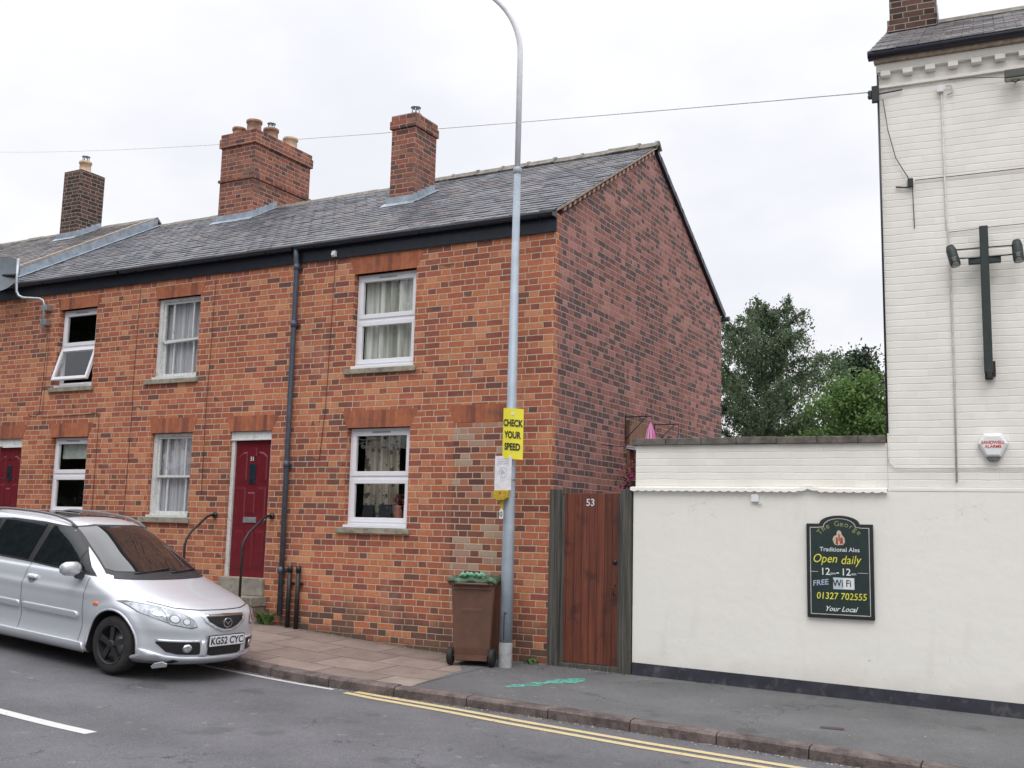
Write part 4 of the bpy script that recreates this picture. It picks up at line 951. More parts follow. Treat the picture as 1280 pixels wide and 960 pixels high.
# things fixed to the pub: authored in the wall frame, u measured from the gate
def wthing(name, lab, cat, u, z, v=0, group=None):
    return thing(name, lab, cat, (PX+u*math.cos(RT)-v*math.sin(RT), u*math.sin(RT)+v*math.cos(RT), z), RT, group)
def pub_sign():
    t = wthing('pub_sign', 'dark green pub board with arched top and hand-lettered opening times', 'sign', 2.455, .77)
    W, H = .73, 1.055
    def outline(w, h, top, inset=0):
        p = [(-w/2+inset, inset), (w/2-inset, inset), (w/2-inset, h-inset)]
        a = .6*w/2
        p += [(a*1.12, h-inset)]
        for k in range(13):
            q = math.pi*k/12; p.append(((a-inset)*math.cos(q), h-inset*.8+(top-h)*math.sin(q)))
        p += [(-a*1.12, h-inset), (-w/2+inset, h-inset)]
        return p
    M_SG = mat('dark_green_sign_paint', (.012, .028, .026), .35, var=.15)
    MB().prism(outline(W, H, H+.095), -.045, -.014).build('frame', mat('near_black_sign_frame', (.014, .016, .018), .3), t, bevel=.006)
    MB().prism(outline(W, H, H+.095, .032), -.0485, -.046).build('board', M_SG, t)
    # cream border line
    o1, o2 = outline(W, H, H+.095, .04), outline(W, H, H+.095, .048); n = len(o1)
    MB().add([(p[0], -.0505, p[1]) for p in o1]+[(p[0], -.0505, p[1]) for p in o2], [(i, (i+1) % n, (i+1) % n+n, i+n) for i in range(n)]).build('border_line', mat('cream_line', (.5, .5, .45), .5), t)
    F = ((0, -.0485, 0), (1, 0, 0), (0, 0, 1), (0, -1, 0))
    arcs = []; word = 'The George'; Rr = .29; cy = H-.29-.0
    for i, chh in enumerate(word):
        a = (i-(len(word)-1)/2)*-.185; arcs.append((chh, Rr*math.sin(-a), cy+Rr*math.cos(a)-.0, .085, 0, .0005, a))
    lettering('title_lettering', arcs, mat('dull_olive_lettering', (.25, .27, .12), .5), t, F)
    MWH = mat('white_lettering', (.72, .76, .76), .5); MYE = mat('yellow_lettering', (.72, .7, .07), .5)
    lettering('white_lettering', [('Traditional Ales', 0, .765, .068, 0, .0005, 0), ('12', -.16, .515, .11, 0, .001, 0), ('pm', -.075, .5, .045, 0, 0, 0), ('-', -.025, .515, .12, 0, .001, 0), ('12', .065, .515, .11, 0, .001, 0), ('am', .15, .5, .045, 0, 0, 0),
        ('Your Local', 0, .105, .078, .4, .001, 0)], MWH, t, F)
    lettering('yellow_lettering', [('Open', -.165, .66, .135, .25, 0, .0, .88), ('daily', .115, .65, .135, .25, 0, .03, .88), ('01327 702555', .012, .245, .105, .1, .0005, 0, .9)], MYE, t, F)
    lettering('pale_blue_lettering', [('FREE', -.215, .39, .085, .15, .001, .13)], mat('pale_blue_lettering', (.42, .52, .66), .5), t, F)
    MB().box(-.075, .155, -.0515, -.0495, .325, .455).build('wifi_panel', mat('pale_wifi_panel', (.48, .56, .62), .5), t)
    MB().box(.035, .15, -.0525, -.0518, .332, .449).build('wifi_patch', M_WHITE, t)
    lettering('wifi_lettering', [('Wi', -.022, .39, .105, 0, .0015, 0, .85), ('Fi', .092, .39, .105, 0, .0015, 0, .85)], M_BLK, t, ((0, -.0515, 0), (1, 0, 0), (0, 0, 1), (0, -1, 0)))
    MB().box(-.33, -.24, -.0505, -.0495, .512, .516).box(.19, .3, -.0505, -.0495, .51, .514).build('rule_line', MWH, t)
    # small painted rider emblem: pale horse and figure, red cloth
    e = MB(); pale = [(-.055, .825), (-.02, .815), (.04, .82), (.062, .85), (.055, .9), (.03, .93), (.018, .97), (-.005, .985), (-.028, .965), (-.03, .93), (-.06, .915), (-.075, .88)]
    e.prism(pale, -.0508, -.0495).build('emblem', mat('cream_emblem', (.55, .46, .34), .5), t)
    MB().prism([(-.04, .83), (-.015, .82), (-.018, .9), (-.035, .905)], -.0515, -.051).prism([(.005, .83), (.04, .835), (.035, .9), (.012, .905)], -.0515, -.051).prism([(-.01, .86), (.005, .86), (.004, .94), (-.01, .94)], -.0515, -.051).build('emblem_cloth', mat('red_emblem_cloth', (.35, .05, .04), .5), t)
pub_sign()

def alarm():
    t = wthing('alarm_box', 'white shield-shaped burglar alarm box lettered in red on the pub', 'alarm box', 4.075, 2.53)
    out = [(-.075, .045), (.075, .045), (.15, .19), (.135, .225), (.09, .3), (-.09, .3), (-.135, .225), (-.15, .19)]
    inn = [(-.06, .065), (.06, .065), (.118, .185), (.105, .215), (.07, .27), (-.07, .27), (-.105, .215), (-.118, .185)]
    n = len(out)
    mb = MB().add([(p[0], 0, p[1]) for p in out]+[(p[0], -.05, p[1]) for p in out]+[(p[0], -.075, p[1]) for p in inn], [tuple(range(2*n, 3*n))]+[(i, (i+1) % n, (i+1) % n+n, i+n) for i in range(n)]+[(n+i, n+(i+1) % n, (i+1) % n+2*n, i+2*n) for i in range(n)])
    mb.build('cover', M_WHITE, t, bevel=.006)
    MB().prism([(-.075, .043), (.075, .043), (.045, .0), (-.045, .0)], -.05, 0).build('strobe', mat('grey_strobe', (.12, .12, .13), .3), t, bevel=.006)
    lettering('red_lettering', [('SANDWELL', 0, .2, .045, 0, .0012, 0), ('ALARMS', 0, .155, .045, 0, .0012, 0)], mat('red_lettering', (.6, .06, .05), .5), t, ((0, -.0755, 0), (1, 0, 0), (0, 0, 1), (0, -1, 0)))
alarm()

def sign_bracket():
    t = wthing('sign_post', 'black timber hanging-sign post with a cross bar fixed high on the pub', 'sign post', 4.06, 3.4)
    MG = mat('dark_green_black_post', (.018, .03, .028), .5, var=.2)
    MB().box(-.045, .045, -.17, -.08, .08, 1.72).build('post', MG, t, bevel=.008)
    MB().box(-.165, .165, -.16, -.09, 1.3, 1.37).build('cross_bar', MG, t, bevel=.006)
    MB().box(-.04, .04, -.08, -.0, .02, .3).box(-.02, .07, -.078, -.002, .05, .22).build('foot_bracket', M_IRON, t, bevel=.008)
    MB().box(-.035, .035, -.078, -.0, 1.35, 1.43).box(-.02, .03, -.2, -.17, .02, .1).build('top_fixing', M_IRON, t, bevel=.006)
    for i, (x, lab) in enumerate(((-.32, 'black floodlight at the left end of the twin rods'), (.33, 'black floodlight at the right end of the twin rods'))):
        f = wthing('floodlight', lab+' on the sign post', 'floodlight', 4.06+x, 4.8, -.2, group='floodlights on the sign post')
        h = MB().lathe([(0, .12), (.04, .115), (.055, .06), (.056, -.1), (.05, -.13), (0, -.13)], (0, 0, 0), 'z', 16).build('housing', MG, f); h.rotation_euler = (R(-8), R(-14 if i == 0 else -4), 0)
        h = MB().lathe([(0, -.131), (.043, -.131), (.045, -.045), (.05, -.04)], (0, -.012, 0), 'z', 16).build('lens', mat('frosted_lens', (.3, .3, .27), .3), f); h.rotation_euler = (R(-8), R(-14 if i == 0 else -4), 0)
        MB().tube([(0, .02, 0), (0, .2, .02)], .009, 8).tube([(0, 0, .06), (-x, .05, .075)], .0075, 8).tube([(0, 0, -.04), (-x, .05, -.035)], .0075, 8).build('rod', M_IRON, f)
sign_bracket()
def wall_lights():
    t = wthing('floodlight', 'boxy bronze floodlight under the eaves at the right edge', 'floodlight', 4.44, 6.82)
    MB().box(-.11, .11, -.2, -.07, -.05, .05).build('housing', mat('bronze_housing', (.07, .075, .06), .5), t, bevel=.012)
    MB().box(-.1, .1, -.19, -.08, -.06, -.052).build('lens', mat('dull_lens', (.3, .3, .26), .3), t)
    MB().tube([(0, -.07, 0), (0, .0, -.03)], .012, 8).tube([(-.05, -.12, -.055), (0, -.13, -.085), (.05, -.12, -.055)], .006, 6).build('bracket', M_IRON, t)
    t = wthing('junction_box', 'white wall sensor with a curled pipe below the eaves of the pub', 'sensor', 3.66, 6.82)
    MB().box(-.035, .035, -.05, 0, -.04, .04).build('box', M_WHITE, t, bevel=.006)
    MB().tube([(.06, -.02, .03), (.12, -.02, .03), (.13, -.02, -.06), (.07, -.02, -.08)], .01, 8).build('tail', M_CABLE_W, t)
    t = wthing('junction_box', 'small black cable box on the white bricks near the pub corner', 'junction box', 3.31, 5.74)
    MB().box(-.03, .03, -.05, 0, -.05, .05).build('box', M_IRON, t, bevel=.006); MB().tube([(-.16, -.015, -.03), (-.03, -.02, -.05)], .01, 6).build('tail', M_CABLE, t)
    t = wthing('cable_bracket', 'black bracket at the pub corner holding the overhead wire', 'bracket', 2.97, 6.86)
    MB().box(-.06, .02, -.06, -.01, -.1, .1).tube([(0, -.03, .0), (.28, -.02, .02)], .01, 6).build('plate', M_IRON, t, bevel=.005)
    MB().lathe([(.02, -.05), (.03, -.02), (.02, 0), (.03, .03), (.02, .05)], (-.08, -.04, 0), 'z', 10).build('insulator', M_BLACK, t)
    t = wthing('junction_box', 'small white box under the scalloped moulding of the yard wall', 'junction box', 1.5, 2.1)
    MB().box(-.045, .045, -.04, -.0, -.04, .05).build('box', M_WHITE, t, bevel=.008); MB().tube([(.02, -.02, -.04), (.05, -.02, -.07), (.08, -.02, -.05)], .006, 6).build('tail', M_CABLE_W, t)
wall_lights()
def wwire(lab, pts, r=.006, m=None):
    t = wthing('wall_cable', lab, 'cable', pts[0][0], pts[0][2], group='cables on the cream painted walls')
    MB().tube([(p[0]-pts[0][0], p[1], p[2]-pts[0][2]) for p in pts], r, 6).build('cable', m or M_CABLE_W, t)
wwire('vertical cream painted conduit from the eaves down to the ledge on the pub', [(3.67, -.012, 6.8), (3.68, -.012, 5.2), (3.7, -.012, 5.1), (3.71, -.012, 3.5), (3.70, -.012, 2.3)], .011)
wwire('dark loose wire sagging from the corner bracket to the black cable box', [(3.03, -.02, 6.8), (3.08, -.03, 6.4), (3.16, -.03, 6.05), (3.29, -.02, 5.8)], .005, M_CABLE)
wwire('dark wire hanging below the black cable box on the pub', [(3.33, -.01, 5.7), (3.34, -.01, 5.2)], .005, M_CABLE)
wwire('thin brown wire running level from the cable box to the right edge', [(3.36, -.01, 5.77), (3.9, -.01, 5.77), (5.0, -.01, 5.78)], .005, M_CABLE)
wwire('thin wire running level just above the hanging-sign post', [(3.7, -.01, 5.12), (4.2, -.01, 5.14), (5.2, -.01, 5.15)], .004, M_CABLE)
wwire('painted cable curving out of the coping corner and level below the alarm box', [(3.0, -.01, 2.75), (3.0, -.01, 2.52), (3.06, -.01, 2.46), (3.3, -.01, 2.455), (3.9, -.01, 2.46), (5.2, -.01, 2.46)], .006)
wwire('thin wire between the eaves sensor and the bronze floodlight', [(3.75, -.03, 6.92), (4.0, -.03, 6.9), (4.35, -.05, 6.84)], .004, M_CABLE)

# overhead wire from the pub corner to beyond the terrace
pA, pB = Vector((4.10, .26, 6.93)), Vector((-41.3, 20, 19.8))
pts = [pA.lerp(pB, i/30)-Vector((0, 0, .9*4*(i/30)*(1-i/30)*.25)) for i in range(31)]
o = MB().tube([p-pA for p in pts], .008, 5).build('overhead_wire', mat('pale_overhead_wire', (.75, .75, .78), .6)); o.location = pA; tag(o, 'single overhead wire crossing the sky behind the chimneys from the pub corner', 'wire')

# ------------------------------------------------------------------ lamp post and its notices
def lamp():
    x, y = -.33, -.5; z0 = pz(x, y)
    t = thing('lamp_post', 'tall tapering grey lamp post on the pavement beside the bin', 'lamp post', (x, y, z0))
    MB().tube([(0, 0, .3), (0, 0, 1.2), (.0, 0, 6.36)], [.083, .078, .045], 20).build('column', M_POLE, t)
    MB().lathe([(.083, -.02), (.086, 0), (.0845, .3)], (0, 0, 0), 'z', 20).build('base', M_POLEBASE, t)
    MB().box(.012, .05, -.088, -.078, .655, .664).box(.012, .018, -.0885, -.08, .33, .66).build('door_gap', M_IRON, t)
    MB().lathe([(.046, 6.33), (.056, 6.34), (.056, 6.4), (.04, 6.42)], (0, 0, 0), 'z', 18).build('collar', M_POLE, t)
    P = [(0, 0, 6.36), (0, 0, 7.98)]
    for k in range(1, 13):
        a = R(k*6.0); rr2 = 1.1
        P.append((-rr2*(1-math.cos(a))*.98, -rr2*(1-math.cos(a))*.3, 7.98+rr2*math.sin(a)*1.02))
    e = P[-1]; P.append((e[0]-.5, e[1]-.15, e[2]+.08))
    MB().tube(P, [.038]*2+[.036]*12+[.03], 14).build('arm', M_ARM, t)
    e = P[-1]
    MB().lathe([(0, .12), (.1, .08), (.14, 0), (.1, -.06), (0, -.08)], (e[0]-.2, e[1]-.06, e[2]), 'z', 18).build('lantern', M_GALV, t)
    # strap bands
    MB().lathe([(.0755, 2.3), (.0785, 2.305), (.0785, 2.325), (.0755, 2.33)], (0, 0, 0), 'z', 20).lathe([(.067, 3.05), (.07, 3.055), (.07, 3.075), (.067, 3.08)], (0, 0, 0), 'z', 20).build('strap', M_GALV, t)
    # yellow reminder board, bent sheet turned towards the road on the right
    s = thing('road_sign', 'yellow sheet reading CHECK YOUR SPEED strapped to the lamp post', 'sign', (x+.075, y-.1, 2.55), R(10))
    W, H = .27, .64; n = 10; vs = []
    for i in range(n+1):
        u = -W/2+W*i/n; yy = .05*(u/(W/2))**2*.6
        vs += [(u, yy, 0-.02*(u/W)), (u, yy, H-.02*(u/W)), (u, yy+.004, 0-.02*(u/W)), (u, yy+.004, H-.02*(u/W))]
    fs = []
    for i in range(n): a = 4*i; fs += [(a, a+4, a+5, a+1), (a+2, a+3, a+7, a+6), (a+1, a+5, a+7, a+3), (a, a+2, a+6, a+4)]
    fs += [(0, 1, 3, 2), (4*n, 4*n+2, 4*n+3, 4*n+1)]
    MB().add(vs, fs).build('sheet', M_YELLOW, s)
    tx = lettering('lettering', [('CHECK', 0, .45, .118, 0, .004, 0, .66), ('YOUR', .0, .3, .118, 0, .004, 0, .66), ('SPEED', 0, .15, .118, 0, .004, 0, .66)], M_BLK, s, ((0, -.004, 0), (1, 0, 0), (0, 0, 1), (0, -1, 0)))
    for v in tx.data.vertices: v.co.y += .05*(v.co.x/(W/2))**2*.6; v.co.z += -.02*(v.co.x/W)
    MB().tube([(0, -.006, H-.07), (0, .05, H-.07)], .02, 10).build('fixing', M_WHITE, s)
    g = thing('sign_backplate', 'blank grey plate clamped behind the lamp post, its face turned away', 'sign', (x-.03, y+.09, 2.72), R(-14))
    MB().box(-.17, .02, 0, .006, .0, .2).box(-.075, -.035, -.012, -.0, .02, .52).build('plate', mat('bare_sign_back', (.42, .44, .46), .45, metal=.4), g, bevel=.006)
    p = thing('notice', 'white paper notice taped to the lamp post under the yellow sheet', 'notice', (x-.045, y-.098, 2.16), R(-4))
    MB().box(-.125, .125, 0, .004, 0, .43).build('sheet', mat('white_notice_paper', (.74, .74, .78), .5), p)
    gr = MB(); 
    for k in range(24):
        a0, a1 = 2*math.pi*k/24, 2*math.pi*(k+1)/24; gr.add([(.062*math.cos(a0), -.002, .22+.068*math.sin(a0)), (.062*math.cos(a1), -.002, .22+.068*math.sin(a1)), (.055*math.cos(a1), -.002, .22+.06*math.sin(a1)), (.055*math.cos(a0), -.002, .22+.06*math.sin(a0))], [(0, 1, 2, 3)])
    gr.add([(-.03, -.002, .2), (-.01, -.002, .18), (.0, -.002, .25), (-.02, -.002, .26)], [(0, 1, 2, 3)]).add([(.005, -.002, .2), (.03, -.002, .2), (.02, -.002, .23), (.005, -.002, .24)], [(0, 1, 2, 3)])
    for r in range(3):
        u = -.09
        while u < .09: wd = .012+((r*7+int(u*1000)) % 5)*.005; gr.add([(u, -.002, .385-r*.03), (u+wd, -.002, .385-r*.03), (u+wd, -.002, .395-r*.03), (u, -.002, .395-r*.03)], [(0, 1, 2, 3)]); u += wd+.008
    gr.build('print', mat('faded_pink_print', (.5, .42, .5), .6), p)
    q = thing('collection_box', 'small yellow box with a hanging tag under the white notice', 'box', (x-.05, y-.1, 1.93), R(-4))
    yb = mat('dirty_yellow_box', (.5, .33, .03), .5, var=.25, scale=20)
    MB().prism([(-.105, .13), (-.105, .225), (.105, .225), (.105, .13), (.05, .1), (-.05, .1)], -.05, .02).build('case', yb, q, bevel=.008)
    MB().box(-.022, .022, -.008, .006, -.02, .1).build('hanger', yb, q, bevel=.002)
    MB().prism([(-.024, -.13), (.024, -.13), (.03, -.1), (.03, -.03), (.0, .0), (-.03, -.03), (-.03, -.1)], -.012, -.006).build('tag', M_WHITE, q)
    lettering('lettering', [('0', 0, -.075, .09, 0, .001, 0)], M_BLK, q, ((0, -.012, 0), (1, 0, 0), (0, 0, 1), (0, -1, 0)))
    lettering('lettering', [('R', 0, .19, .045, 0, .001, 0)], mat('red_print', (.35, .03, .03), .5), q, ((0, -.0505, 0), (1, 0, 0), (0, 0, 1), (0, -1, 0)))
lamp()

# ------------------------------------------------------------------ wheelie bin
def bin_():
    x, y = -.785, -.43; z0 = pz(x, y)
    t = thing('wheelie_bin', 'brown wheelie bin with a rumpled green lid against the brick wall', 'wheelie bin', (x, y, z0), R(17)); t.scale = (1.03, 1.03, 1.05)
    mb_ = mat('brown_bin_plastic', (.125, .06, .04), .5, var=.12, scale=6, bump=.001, dirt=((.2, .13, .1), .25, 5))
    # tapered body, wider at the rim
    def ring(w, d0, d1, z): return [(-w, d0, z), (w, d0, z), (w, d1, z), (-w, d1, z)]
    b = MB(); levels = [ring(.215, -.2, .22, .04), ring(.22, -.27, .235, .1), ring(.225, -.285, .25, .2), ring(.262, -.315, .31, .93), ring(.285, -.33, .33, .935), ring(.287, -.335, .335, .985)]
    for a, c in zip(levels, levels[1:]): b.add(a+c, [(0, 1, 5, 4), (1, 2, 6, 5), (2, 3, 7, 6), (3, 0, 4, 7)])
    b.add(levels[0], [(3, 2, 1, 0)]); b.add(levels[-1], [(0, 1, 2, 3)])
    bd = b.build('body', mb_, t)
    bm = bmesh.new(); bm.from_mesh(bd.data); bmesh.ops.remove_doubles(bm, verts=bm.verts, dist=1e-4); bm.to_mesh(bd.data); bm.free()
    bv = bd.modifiers.new('b', 'BEVEL'); bv.width = .022; bv.segments = 3; bv.limit_method = 'ANGLE'
    for s in (-1, 1):
        w = MB().lathe([(0, -.03), (.05, -.032), (.06, -.03), (.095, -.032), (.103, -.018), (.103, .018), (.095, .03), (.05, .03), (0, .03)], (s*.255, -.275, .103), 'x', 26)
        wo = w.build('wheel', mat('black_rubber', (.015, .015, .017), .7), t)
    MB().tube([(-.25, -.275, .103), (.25, -.275, .103)], .012, 8).box(-.2, .2, -.31, -.24, .06, .12).build('axle', mb_, t)
    MB().box(-.13, .13, -.306, -.29, .62, .66).box(-.235, .235, -.333, -.31, .885, .9).build('moulded_rib', mb_, t, bevel=.004)
    MB().tube([(-.2, -.345, .94), (-.2, -.39, .95), (.2, -.39, .95), (.2, -.345, .94)], .014, 8).build('handle', mb_, t)
    gm = mat('mossy_green_lid', (.045, .095, .05), .6, var=.45, scale=14, bump=.006, dirt=((.3, .38, .32), .5, 11))
    n = 18; vs = []; fs = []; rr = random.Random(8)
    hgt = lambda i, j: 1.02+.02*math.sin(i*.9)*math.cos(j*.7)+rr.uniform(-.006, .006)-(.055 if i in (0, n) or j in (0, n) else 0)
    for i in range(n+1):
        for j in range(n+1): vs.append((-.305+.61*i/n, -.36+.72*j/n, hgt(i, j)))
    for i in range(n):
        for j in range(n): a = i*(n+1)+j; fs.append((a, a+n+1, a+n+2, a+1))
    lid = MB().add(vs, fs, 0, True).build('lid', gm, t, recalc=False); so = lid.modifiers.new('s', 'SOLIDIFY'); so.thickness = .02
    f = MB(); 
    for k in range(5): # rumpled green bag ends on the lid
        cx = -.12+.06*k+rr.uniform(-.02, .02); cy = -.3+rr.uniform(-.03, .03); f.tube([(cx-.06, cy, 1.03), (cx-.02, cy-.01, 1.055+rr.uniform(0, .02)), (cx+.04, cy+.02, 1.035)], [.02, .026, .012], 7)
    f.build('bag_scraps', mat('pale_green_bag', (.15, .38, .25), .4, var=.4, scale=25), lid)
bin_()

# ------------------------------------------------------------------ turquoise survey paint on the pavement
def spray():
    m, t_ = newmat('turquoise_spray_paint'); co, _ = t_.coord()
    n = t_.noise(co, 26, 6, .8)
    c = t_.mix(t_.step(n, .5, .66), (.12, .54, .42), (.1, .17, .17))
    pr(t_, Base_Color=c, Roughness=.8)
    tb = t_.node('ShaderNodeBsdfTransparent'); mx = t_.node('ShaderNodeMixShader'); t_.put(mx.inputs[0], t_.m('MULTIPLY', t_.step(t_.noise(co, 14, 6, .8), .4, .52), t_.step(t_.noise(co, 90, 3), .38, .5)))
    t_.l.new(tb.outputs[0], mx.inputs[1]); t_.l.new(t_.p.outputs[0], mx.inputs[2]); t_.l.new(mx.outputs[0], t_.out.inputs[0])
    rr = random.Random(12); mb = MB(); rows = []
    ctr = [(.36, -1.72, .03), (.43, -1.58, .08), (.48, -1.44, .11), (.54, -1.3, .09), (.58, -1.2, .04), (.62, -1.16, .06), (.66, -1.1, .12), (.7, -1.0, .16), (.73, -.9, .16), (.76, -.82, .12), (.79, -.74, .07), (.82, -.66, .02)]
    for (x0, y0, w0), (x1, y1, w1) in zip(ctr, ctr[1:]):
        for k in range(4):
            f = k/4; x, y, w = x0+(x1-x0)*f, y0+(y1-y0)*f, w0+(w1-w0)*f
            rows.append((x-w*rr.uniform(.6, 1.3), x+w*rr.uniform(.6, 1.3), y+rr.uniform(-.008, .008)))
    vs = []
    for a, b, y in rows: vs += [(a, y, pz(a, y)+.004), (b, y, pz(b, y)+.004)]
    mb.add(vs, [(2*i, 2*i+1, 2*i+3, 2*i+2) for i in range(len(rows)-1)])
    for _ in range(60):
        k = rr.choice(ctr); x, y, r = k[0]+rr.gauss(0, .07), k[1]+rr.gauss(0, .06), rr.uniform(.004, .014)
        mb.add([(x+r*math.cos(q*1.05), y+r*math.sin(q*1.05), pz(x, y)+.0045) for q in range(6)], [(0, 1, 2, 3, 4, 5)])
    o = mb.build('spray_marking', m, recalc=False); tag(o, kind='structure')
spray()
def litter():
    rr = random.Random(31); mb = MB(); cols = [mat('fallen_leaf', (.3, .24, .1), .8, var=.4), mat('pale_grit', (.45, .42, .38), .9, var=.3), mat('dark_grit', (.07, .055, .045), .9, var=.3)]
    def bit(x, y, z, s, mi):
        a = rr.uniform(0, 6.3); c, d = math.cos(a)*s, math.sin(a)*s; h = s*.35
        mb.add([(x-c, y-d, z), (x+d*.7, y-c*.7, z+h*.3), (x+c, y+d, z+h*.1), (x-d*.7, y+c*.7, z+h*.3), (x, y, z+h)], [(0, 1, 4), (1, 2, 4), (2, 3, 4), (3, 0, 4)], mi)
    for i in range(900):   # silt and leaves in the channel
        x = rr.uniform(-3.5, 6); y = KX(x)-.03-abs(rr.gauss(0, .05)); bit(x, y, rz_(x, y)+.001, rr.uniform(.004, .016), rr.choice([0, 1, 2, 2, 2]))
    for i in range(300):
        x = rr.uniform(-4.2, 1.1); y = -abs(rr.gauss(0, .09))-.01; bit(x, y, pz(x, y)+.001, rr.uniform(.004, .016), rr.choice([0, 2, 2, 2, 1]))
    for i in range(90):
        x = rr.uniform(-4, 6); y = rr.uniform(KX(x)+.1, -.05); bit(x, y, pz(x, y)+.005, rr.uniform(.004, .014), rr.choice([0, 1, 1]))
    for i in range(160):
        x = rr.uniform(-7, 5); y = rr.uniform(-8, -2.7); bit(x, y, rz_(x, y)+.001, rr.uniform(.003, .008), rr.choice([0, 1, 1]))
    o = mb.build('litter', cols, recalc=False); tag(o, 'grit and fallen leaves along the kerb and wall foot', 'debris', kind='stuff')
litter()
def weed(x, y, n, h, lab, seed, cname='weed'):
    rr = random.Random(seed); mb = MB()
    for i in range(n):
        a = rr.uniform(0, 6.28); L = h*rr.uniform(.4, 1); lean = rr.uniform(.1, .6); w = .014
        p = Vector((rr.uniform(-.09, .09), rr.uniform(-.05, .05), 0)); d = Vector((math.cos(a)*lean, math.sin(a)*lean, 1)).normalized(); s = d.cross(Vector((rr.uniform(-1, 1), rr.uniform(-1, 1), .1))).normalized()*w
        m_ = p+d*L*.6; e = p+d*L+Vector((math.cos(a), math.sin(a), -.4))*L*.3
        mb.add([p-s*.4, p+s*.4, m_+s, m_-s, e], [(0, 1, 2, 3), (3, 2, 4)])
    o = mb.build(cname, mat('weed_green', (.07, .12, .03), .7, var=.4, scale=20), None, recalc=False); o.location = (x, y, pz(x, y)); tag(o, lab, 'weed')
weed(-4.55, -.12, 90, .26, 'small green weed growing at the foot of the downpipe by the doorstep', 5)
weed(-.2, -.08, 26, .09, 'tiny weed in the corner between the lamp post and the gate post', 6)

# ------------------------------------------------------------------ behind the yard wall
def yard():
    for i, (y, zt, lab) in enumerate(((2.46, 3.4, 'black scrolled iron bracket holding the pink ornament on the gable'), (3.66, 3.4, 'black scrolled iron bracket holding the dark blue lantern on the gable'))):
        t = thing('hanging_bracket', lab, 'bracket', (0, y, zt-.4), group='iron brackets on the gable wall')
        k = .0 if i == 0 else 0
        MB().box(.002, .016, -.012, .012, 0, .42).box(.016, .42, -.008, .008, .385, .4).build('arm', M_IRON, t)
        mb = MB().tube([(.01, 0, .06), (.34, 0, .385)], .007, 6)
        sp_ = [(.09+.045*math.cos(a*.5)*(1-a/22), 0, .3+.045*math.sin(a*.5)*(1-a/22)) for a in range(20)]; mb.tube(sp_, .005, 6)
        mb.tube([(.41, 0, .385), (.425, 0, .36), (.41, 0, .34)], .005, 6); mb.build('scroll', M_IRON, t)
    # pink striped cone, hung from the first bracket
    n = 20; vs = [(0, 0, 0)]; m, tt = newmat('pink_striped_cloth'); co, _ = tt.coord(); x, y, z = tt.sep(co)
    a = tt.m('ARCTAN2', y, x); s = tt.step(tt.m('SINE', tt.m('MULTIPLY', a, 10.0)), -.2, .2)
    pr(tt, Base_Color=tt.mix(s, (.55, .1, .3), (.75, .38, .6)), Roughness=.7)
    vs = []; rings = [(.006, .0), (.03, -.06), (.055, -.12), (.085, -.28), (.1, -.42)]
    for r, h in rings:
        for k in range(40): q = 2*math.pi*k/40; rr2 = r*(1+.09*math.cos(10*q)); vs.append((rr2*math.cos(q), rr2*math.sin(q), h))
    fs = [(i*40+k, i*40+(k+1) % 40, (i+1)*40+(k+1) % 40, (i+1)*40+k) for i in range(4) for k in range(40)]
    t = MB().add(vs, fs, 0, True).tube([(0, 0, -.01), (0, 0, .06)], .004, 6).build('hanging_ornament', m); t.location = (.41, 2.46, 3.3); tag(t, 'pink striped cone ornament hanging over the yard wall', 'ornament')
    t = thing('hanging_lantern', 'dark blue lantern hanging from the farther iron bracket', 'lantern', (.41, 3.66, 3.05))
    MB().lathe([(0, .17), (.02, .15), (.06, .08), (.065, 0), (.05, -.06), (0, -.07)], (0, 0, 0), 'z', 14).build('shade', mat('dark_blue_glass', (.02, .06, .12), .3), t)
    MB().tube([(0, 0, .16), (0, 0, .3)], .005, 6).build('hook', M_IRON, t)
    t = MB().box(.002, .05, 2.52, 3.5, 2.5, 3.36).build('timber_panel', M_TIMBER, None, bevel=.006); t.data.transform(Matrix.Translation((0, -3, -2.9))); t.location = (0, 3, 2.9); tag(t, 'small brown timber panel on the gable behind the first bracket', 'panel')
    s = thing('garden_store', 'low dark red garden store with a pale sheet roof behind the gate', 'shed', (.3, 3.1, 0))
    MB().box(.02, .5, 2.6, 3.6, -.3, 2.9).build('wall', mat('dark_red_boards', (.16, .03, .03), .6, var=.3), s, world=True)
    MB().hexa([(.01, 2.5, 2.92), (.58, 2.5, 2.82), (.58, 3.7, 2.82), (.01, 3.7, 2.92)], [(.01, 2.5, 2.97), (.58, 2.5, 2.86), (.58, 3.7, 2.86), (.01, 3.7, 2.97)]).build('roof', mat('pale_sheet_roof', (.5, .54, .6), .4), s, world=True)
    rr = random.Random(9); P = thing('flower_basket', 'hanging basket of magenta flowers seen past the gate post', 'flowers', (.52, 1.55, 2.3))
    for nm, mt_, cnt, sz, rad in (('flower', mat('magenta_petal', (.42, .02, .16), .6, var=.4, scale=30), 420, .02, .2), ('foliage', mat('basket_leaf', (.04, .075, .03), .7, var=.4), 500, .022, .19)):
        mb = MB()
        for i in range(cnt):
            c = Vector((rr.gauss(0, rad*.5), rr.gauss(0, rad*.5), rr.gauss(0, rad*.75))); a = Vector((rr.gauss(0, 1), rr.gauss(0, 1), rr.gauss(0, 1))).normalized(); b = a.cross(Vector((rr.gauss(0, 1), rr.gauss(0, 1), 1))).normalized()
            mb.add([c-a*sz, c+b*sz*.7, c+a*sz, c-b*sz*.7], [(0, 1, 2, 3)])
        mb.build(nm, mt_, P, recalc=False)
    MB().lathe([(0, -.3), (.1, -.25), (.15, -.12), (.14, -.12), (0, -.2)], (0, 0, 0), 'z', 14).tube([(0, 0, .0), (0, 0, .55), (-.5, 0, .6)], .006, 6).build('basket', M_IRON, P)
